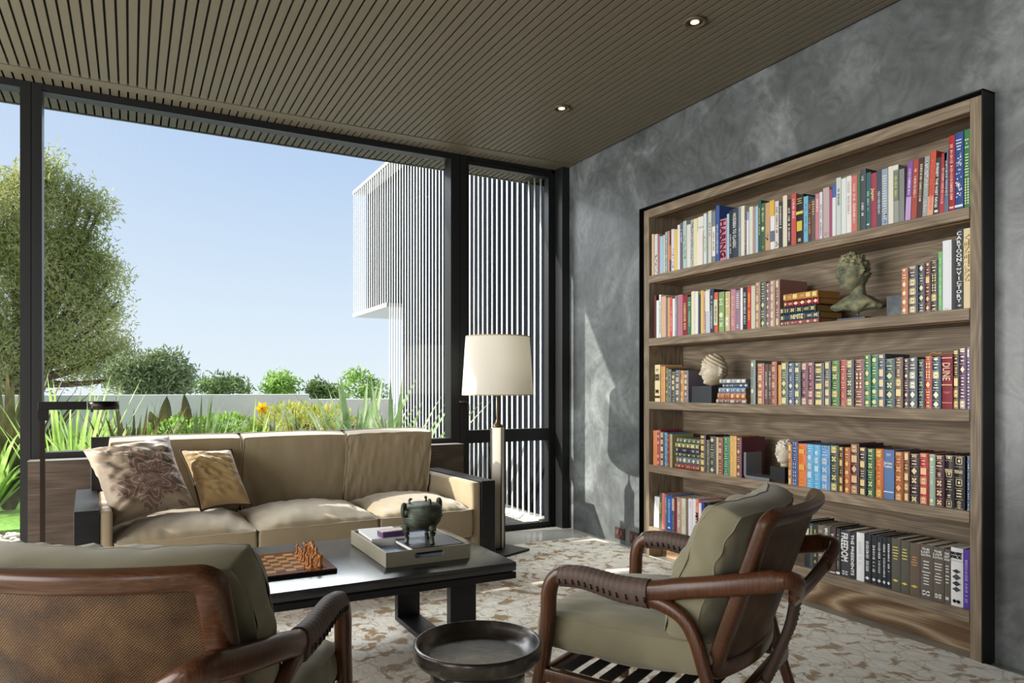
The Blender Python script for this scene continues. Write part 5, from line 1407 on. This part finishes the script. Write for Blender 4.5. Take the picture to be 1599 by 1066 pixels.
# ---- planting
def leafmat(name, a, b_, c_, tr=.35, sc=3):
    m, nt, bb = base(name, a, .6); nt.nodes.clear()
    o_ = N(nt, 'OutputMaterial'); d = N(nt, 'BsdfPrincipled'); d.inputs['Roughness'].default_value = .5; d.inputs['Specular IOR Level'].default_value = .3
    t = N(nt, 'BsdfTranslucent'); mx_ = N(nt, 'MixShader'); mx_.inputs[0].default_value = tr
    n = N(nt, 'TexNoise'); n.inputs['Scale'].default_value = sc; n.inputs['Detail'].default_value = 4; nt.links.new(coords(nt), n.inputs['Vector'])
    c = ramp(nt, n.outputs[0], ((.32, a), (.5, b_), (.68, c_))); nt.links.new(c, d.inputs['Base Color']); nt.links.new(c, t.inputs[0])
    nt.links.new(d.outputs[0], mx_.inputs[1]); nt.links.new(t.outputs[0], mx_.inputs[2]); nt.links.new(mx_.outputs[0], o_.inputs[0]); return m
M_l1 = leafmat('tree_leaves', '#8c9450', '#b0b670', '#d8d89c', .5, 1.0)
M_l2 = leafmat('bright_leaves', '#5c8430', '#84a84c', '#aeca74', .4, 9)
M_l3 = leafmat('yellow_leaves', '#7c9040', '#aab050', '#d8c860', .4, 9)
M_l4 = leafmat('bronze_leaves', '#2e3020', '#5a5a3a', '#8a7a50', .25, 4)
M_l5 = leafmat('aloe_leaves', '#6a8a5a', '#92ac7a', '#c0ceaa', .3, 4)
M_l6 = leafmat('iris_leaves', '#7a9a4a', '#a4c46a', '#d0e498', .45, 5)
M_l7 = leafmat('dark_leaves', '#3c5430', '#56703e', '#7c9458', .3, 4)
M_bark = patina('bark', '#3c3026', '#5a4a3c', '#74644f', 12, .9, 0, .2, .6)
def leaf(b, p, d, L, w_, rnd):
    d = d.normalized(); s_ = d.cross(Vector((rnd.uniform(-1, 1), rnd.uniform(-1, 1), rnd.uniform(-1, 1)))).normalized() * w_
    b.add([p, p + d * L * .5 + s_, p + d * L, p + d * L * .5 - s_], [(0, 1, 2, 3)])
def rvec(r_):
    while True:
        v = Vector((r_.uniform(-1, 1), r_.uniform(-1, 1), r_.uniform(-1, 1)))
        if .05 < v.length < 1: return v
def tree(label, blobs, Y, mat, clumps, per, L, w_, seed, trunk=None, name='tree', cr=.24, depth=1.0):
    r_ = random.Random(seed); c0 = ony(blobs[0][0], 606, Y)
    t = thing(name, label, 'tree', (c0.x, Y, -.3)); off = Vector((c0.x, Y, -.3))
    b = B(); cs = []
    tot = sum(q[2] ** 2 for q in blobs)
    for px, py, rp in blobs:
        c = ony(px, py, Y); D = Y / ray(px, py)[1]; rad = rp * D / FPX
        cs.append((c, rad))
        for _ in range(int(clumps * rp ** 2 / tot)):
            v = rvec(r_); v = v.normalized() * (v.length ** (.8 if depth < 1 else .5)); q = c + Vector((v.x * rad, v.y * rad * depth, v.z * rad)) - off
            for _ in range(per):
                p = q + rvec(r_) * cr; leaf(b, p, rvec(r_) + Vector((0, 0, .2)), L * r_.uniform(.7, 1.3), w_, r_)
    obj('foliage', b, mat, t, kind='stuff')
    if trunk:
        tb = ony(trunk[0], 606, Y); base_ = Vector((tb.x, Y, -.3)) - off; rd = trunk[1]
        fork = base_ + Vector((0, 0, trunk[2]))
        obj('trunk', B().tube(smooth_path([base_, base_ + Vector((.08, 0, trunk[2] * .5)), fork], 4), [rd * (1.2 - .05 * i) for i in range(9)], 10), M_bark, t)
        for c, rad in cs:
            e_ = c - off; mid = fork.lerp(e_, .5) + Vector((0, 0, -.12)); P = smooth_path([fork - Vector((0, 0, .1)), mid, e_], 5)
            obj('branch', B().tube(P, [rd * .45 * (1 - i / len(P) * .85) for i in range(len(P))], 7), M_bark, t)
    return t
tree('large feathery pale-green tree rising beyond the garden wall', [(70, 292, 34), (20, 320, 50), (104, 318, 30), (142, 332, 22), (160, 318, 12), (60, 380, 52), (112, 384, 36), (150, 402, 24), (176, 430, 18), (150, 440, 26), (20, 430, 50), (92, 450, 50), (140, 490, 30), (172, 505, 20), (186, 470, 10), (40, 520, 58), (112, 545, 48), (160, 560, 36), (186, 545, 16), (-70, 380, 80), (-80, 540, 80), (75, 256, 16), (50, 262, 14), (10, 590, 50), (196, 590, 22), (128, 300, 12)], 15.5, M_l1, 3300, 19, .115, .012, 11, (30, .2, 1.6), cr=.30, depth=.6)
tree('greyish-green bushy tree lower beside the big tree', [(232, 590, 32), (262, 580, 30), (285, 590, 22), (215, 600, 26), (250, 600, 36), (196, 585, 22)], 13.0, leafmat('olive_leaves', '#5a6c44', '#7a8a5c', '#98a478', .35, 1.6), 620, 13, .11, .014, 12, (250, .09, .7), cr=.16)
for i, (bl, lab, mt) in enumerate((([(340, 603, 14), (360, 602, 13), (320, 606, 10), (378, 606, 9)], 'low bright shrub peeking over the white wall by the bushy tree', M_l7), ([(436, 598, 16), (428, 606, 15), (452, 606, 13)], 'light green twiggy shrub above the middle of the white wall', M_l2), ([(560, 602, 22), (582, 610, 18), (535, 612, 14), (552, 590, 10)], 'airy bright green shrub above the lower wall beside the fins', M_l2), ([(492, 606, 9), (500, 614, 12), (516, 616, 10)], 'small green shrub at the step of the white wall', M_l7))):
    tree(lab, bl, 10.2, mt, 110, 12, .075, .012, 20 + i, name='shrub', cr=.10)
def blades(label, px, Y, z0, n, L, w_, mat, seed, spread=.5, droop=.5, group=None, name='clump_plant', up=1.0, cat='plant'):
    r_ = random.Random(seed); c = ony(px, 606, Y); t = thing(name, label, cat, (c.x, Y, z0), 0, group); b = B()
    for i in range(n):
        a = r_.uniform(0, 2 * math.pi); ln = L * 1.07 * r_.uniform(.6, 1.08); sp = spread * r_.uniform(.15, 1); dr = droop * r_.uniform(.2, 1); pts = []
        d = Vector((math.cos(a), math.sin(a), 0)); s_ = Vector((-math.sin(a), math.cos(a), 0)); st = d * .03 * r_.random()
        K = 7; L_, R_, C_ = [], [], []
        for k in range(K + 1):
            f_ = k / K; p = st + d * (ln * sp * (f_ + .5 * dr * f_ * f_)) + Vector((0, 0, ln * up * (f_ * (1 - .25 * sp) - dr * .55 * f_ ** 2.6)))
            ww = w_ * (1 - f_ ** 2.2) * (.55 + .45 * min(1, f_ * 5)) * r_.uniform(.95, 1.05)
            L_.append(p + s_ * ww); R_.append(p - s_ * ww); C_.append(p - Vector((0, 0, ww * .5)) )
        for k in range(K):
            b.add([L_[k], C_[k], C_[k + 1], L_[k + 1]], [(0, 1, 2, 3)], True); b.add([C_[k], R_[k], R_[k + 1], C_[k + 1]], [(0, 1, 2, 3)], True)
    obj('leaves', b, mat, t, kind='stuff'); return t
def bushy(label, px, Y, z0, wdt, hgt, n, L, w_, mat, seed, name='leafy_shrub'):
    r_ = random.Random(seed); c = ony(px, 606, Y); t = thing(name, label, 'plant', (c.x, Y, z0)); b = B(); s_b = B()
    for _ in range(n):
        v = rvec(r_); v = v.normalized() * v.length ** .35; p = Vector((v.x * wdt / 2, v.y * .35, hgt * (.55 + .45 * v.z)))
        leaf(b, p, Vector((v.x, v.y - .3, abs(v.z) + .4)) + rvec(r_) * .8, L * r_.uniform(.7, 1.3), w_, r_)
    for k in range(9):
        a = r_.uniform(-1, 1); s_b.tube([(a * .05, 0, 0), (a * wdt * .25, .02, hgt * .5), (a * wdt * .38, 0, hgt * .8)], .006, 5)
    obj('foliage', b, mat, t, kind='stuff'); obj('stems', s_b, M_bark, t, kind='stuff'); return t
Z0 = -.05
blades('dark bronze flax clump at the far left behind the glass', 14, 8.0, Z0, 70, 1.42, .045, M_l4, 1, .45, .35, name='flax_plant')
blades('arching green flax low in front of the lawn at far left', -16, 7.9, Z0, 50, 1.15, .026, M_l6, 2, .75, .9, name='flax_plant')
blades('bright striped iris clump behind the reading lamp arm', 105, 6.2, Z0, 60, 1.26, .022, M_l6, 3, .40, .35, name='iris_plant')
blades('pale green iris clump right of the reading lamp head', 152, 6.4, Z0, 46, 1.2, .020, M_l6, 4, .42, .6, name='iris_plant')
blades('grey-green spear-leaved clump behind the large pillow', 208, 6.4, Z0, 70, 1.22, .032, M_l4, 5, .40, .5, name='flax_plant')
blades('mixed green flax clump between the two tall dark leaves', 310, 6.3, Z0, 60, 1.18, .022, M_l7, 6, .35, .5, name='flax_plant')
blades('narrow-leaved lily clump left of the yellow flower', 383, 6.2, Z0, 60, 1.12, .016, M_l6, 7, .45, .7, name='lily_plant')
blades('grassy green lily clump under the yellow flower', 422, 6.2, Z0, 60, 1.08, .015, M_l7, 8, .40, .6, name='lily_plant')
blades('tan and green reedy clump within the yellow shrub', 474, 6.2, Z0, 60, 1.14, .018, M_l4, 9, .4, .6, name='flax_plant')
blades('broad-leaved silvery aloe at the foot of the fins', 556, 6.5, Z0, 64, 1.36, .050, M_l5, 10, .60, .35, name='aloe_plant')
blades('second silvery aloe close to the window corner of the fins', 612, 6.2, Z0, 44, 1.30, .044, M_l5, 12, .70, .35, name='aloe_plant')
bushy('low dark leafy shrub behind the reading lamp', 180, 7.4, Z0, 1.2, .76, 1900, .065, .012, M_l7, 30)
bushy('bright lime-green leafy shrub behind the big pillow', 285, 7.0, Z0, .95, .88, 2600, .055, .015, M_l2, 31)
bushy('fresh green leafy shrub behind the sofa seam', 350, 7.1, Z0, .95, .90, 2400, .055, .013, M_l2, 32)
bushy('yellow and green shrub behind the middle sofa cushion', 458, 7.1, Z0, .95, 1.0, 2500, .06, .009, M_l3, 33)
bushy('yellow-green shrub further right, before the lower wall', 505, 7.1, Z0, .9, .97, 2300, .06, .009, M_l3, 34)
def bigleaf(label, px, ytop, Y, w_, seed, tilt):
    c = ony(px, 606, Y); zt_ = ony(px, ytop, Y).z
    t = thing('canna_plant', label, 'plant', (c.x, Y, Z0)); h_ = zt_ - Z0
    obj('stem', B().tube([(0, 0, 0), (0, 0, h_ * .7)], .010, 8), M_l7, t)
    for k, (a, f_) in enumerate(((tilt, 1.0), (tilt + 1.9, .88), (tilt + 3.6, .80))):
        b = B(); K = 8; rows_ = []
        for i in range(K + 1):
            q = i / K; ww = w_ * math.sin(math.pi * min(1, q * .96 + .04)) ** .8; p = Vector((math.cos(a) * .10 * q, math.sin(a) * .06 * q, h_ * (.62 + (f_ - .62) * q)))
            rows_.append([p + Vector((-ww, -.01, 0)), p + Vector((0, .012, 0)), p + Vector((ww, -.01, 0))])
        b.loft(rows_, closed=False, caps=False); obj('leaf', b, M_l4, t)
bigleaf('tall canna with a broad dark leaf behind the big pillow', 254, 618, 7.0, .055, 1, 1.2)
bigleaf('canna with a narrow curling dark leaf before the white wall', 296, 614, 7.1, .045, 2, 2.0)
c = ony(407, 637, 7.0)
fl = thing('daylily_flower', 'single yellow daylily bloom against the white wall', 'flower', (c.x, 7.0, Z0))
obj('stalk', B().tube([(0, 0, 0), (.01, 0, c.z - Z0)], .005, 6), M_l7, fl)
for k in range(6):
    a = k * math.pi / 3; d = Vector((math.cos(a), -.5, math.sin(a))); b = B(); s_ = Vector((-math.sin(a), 0, math.cos(a)))
    b.loft([[Vector((.01, 0, c.z - Z0)) + d * .07 * q - s_ * .018 * math.sin(math.pi * (q * .9 + .1)), Vector((.01, 0, c.z - Z0)) + d * .07 * q + s_ * .018 * math.sin(math.pi * (q * .9 + .1))] for q in (0, .3, .6, .85, 1)], closed=False, caps=False)
    obj('petal', b, leafmat('lily_petal', '#e8a818', '#f4c028', '#f8d048', .4) if k == 0 else bpy.data.materials['lily_petal'], fl)
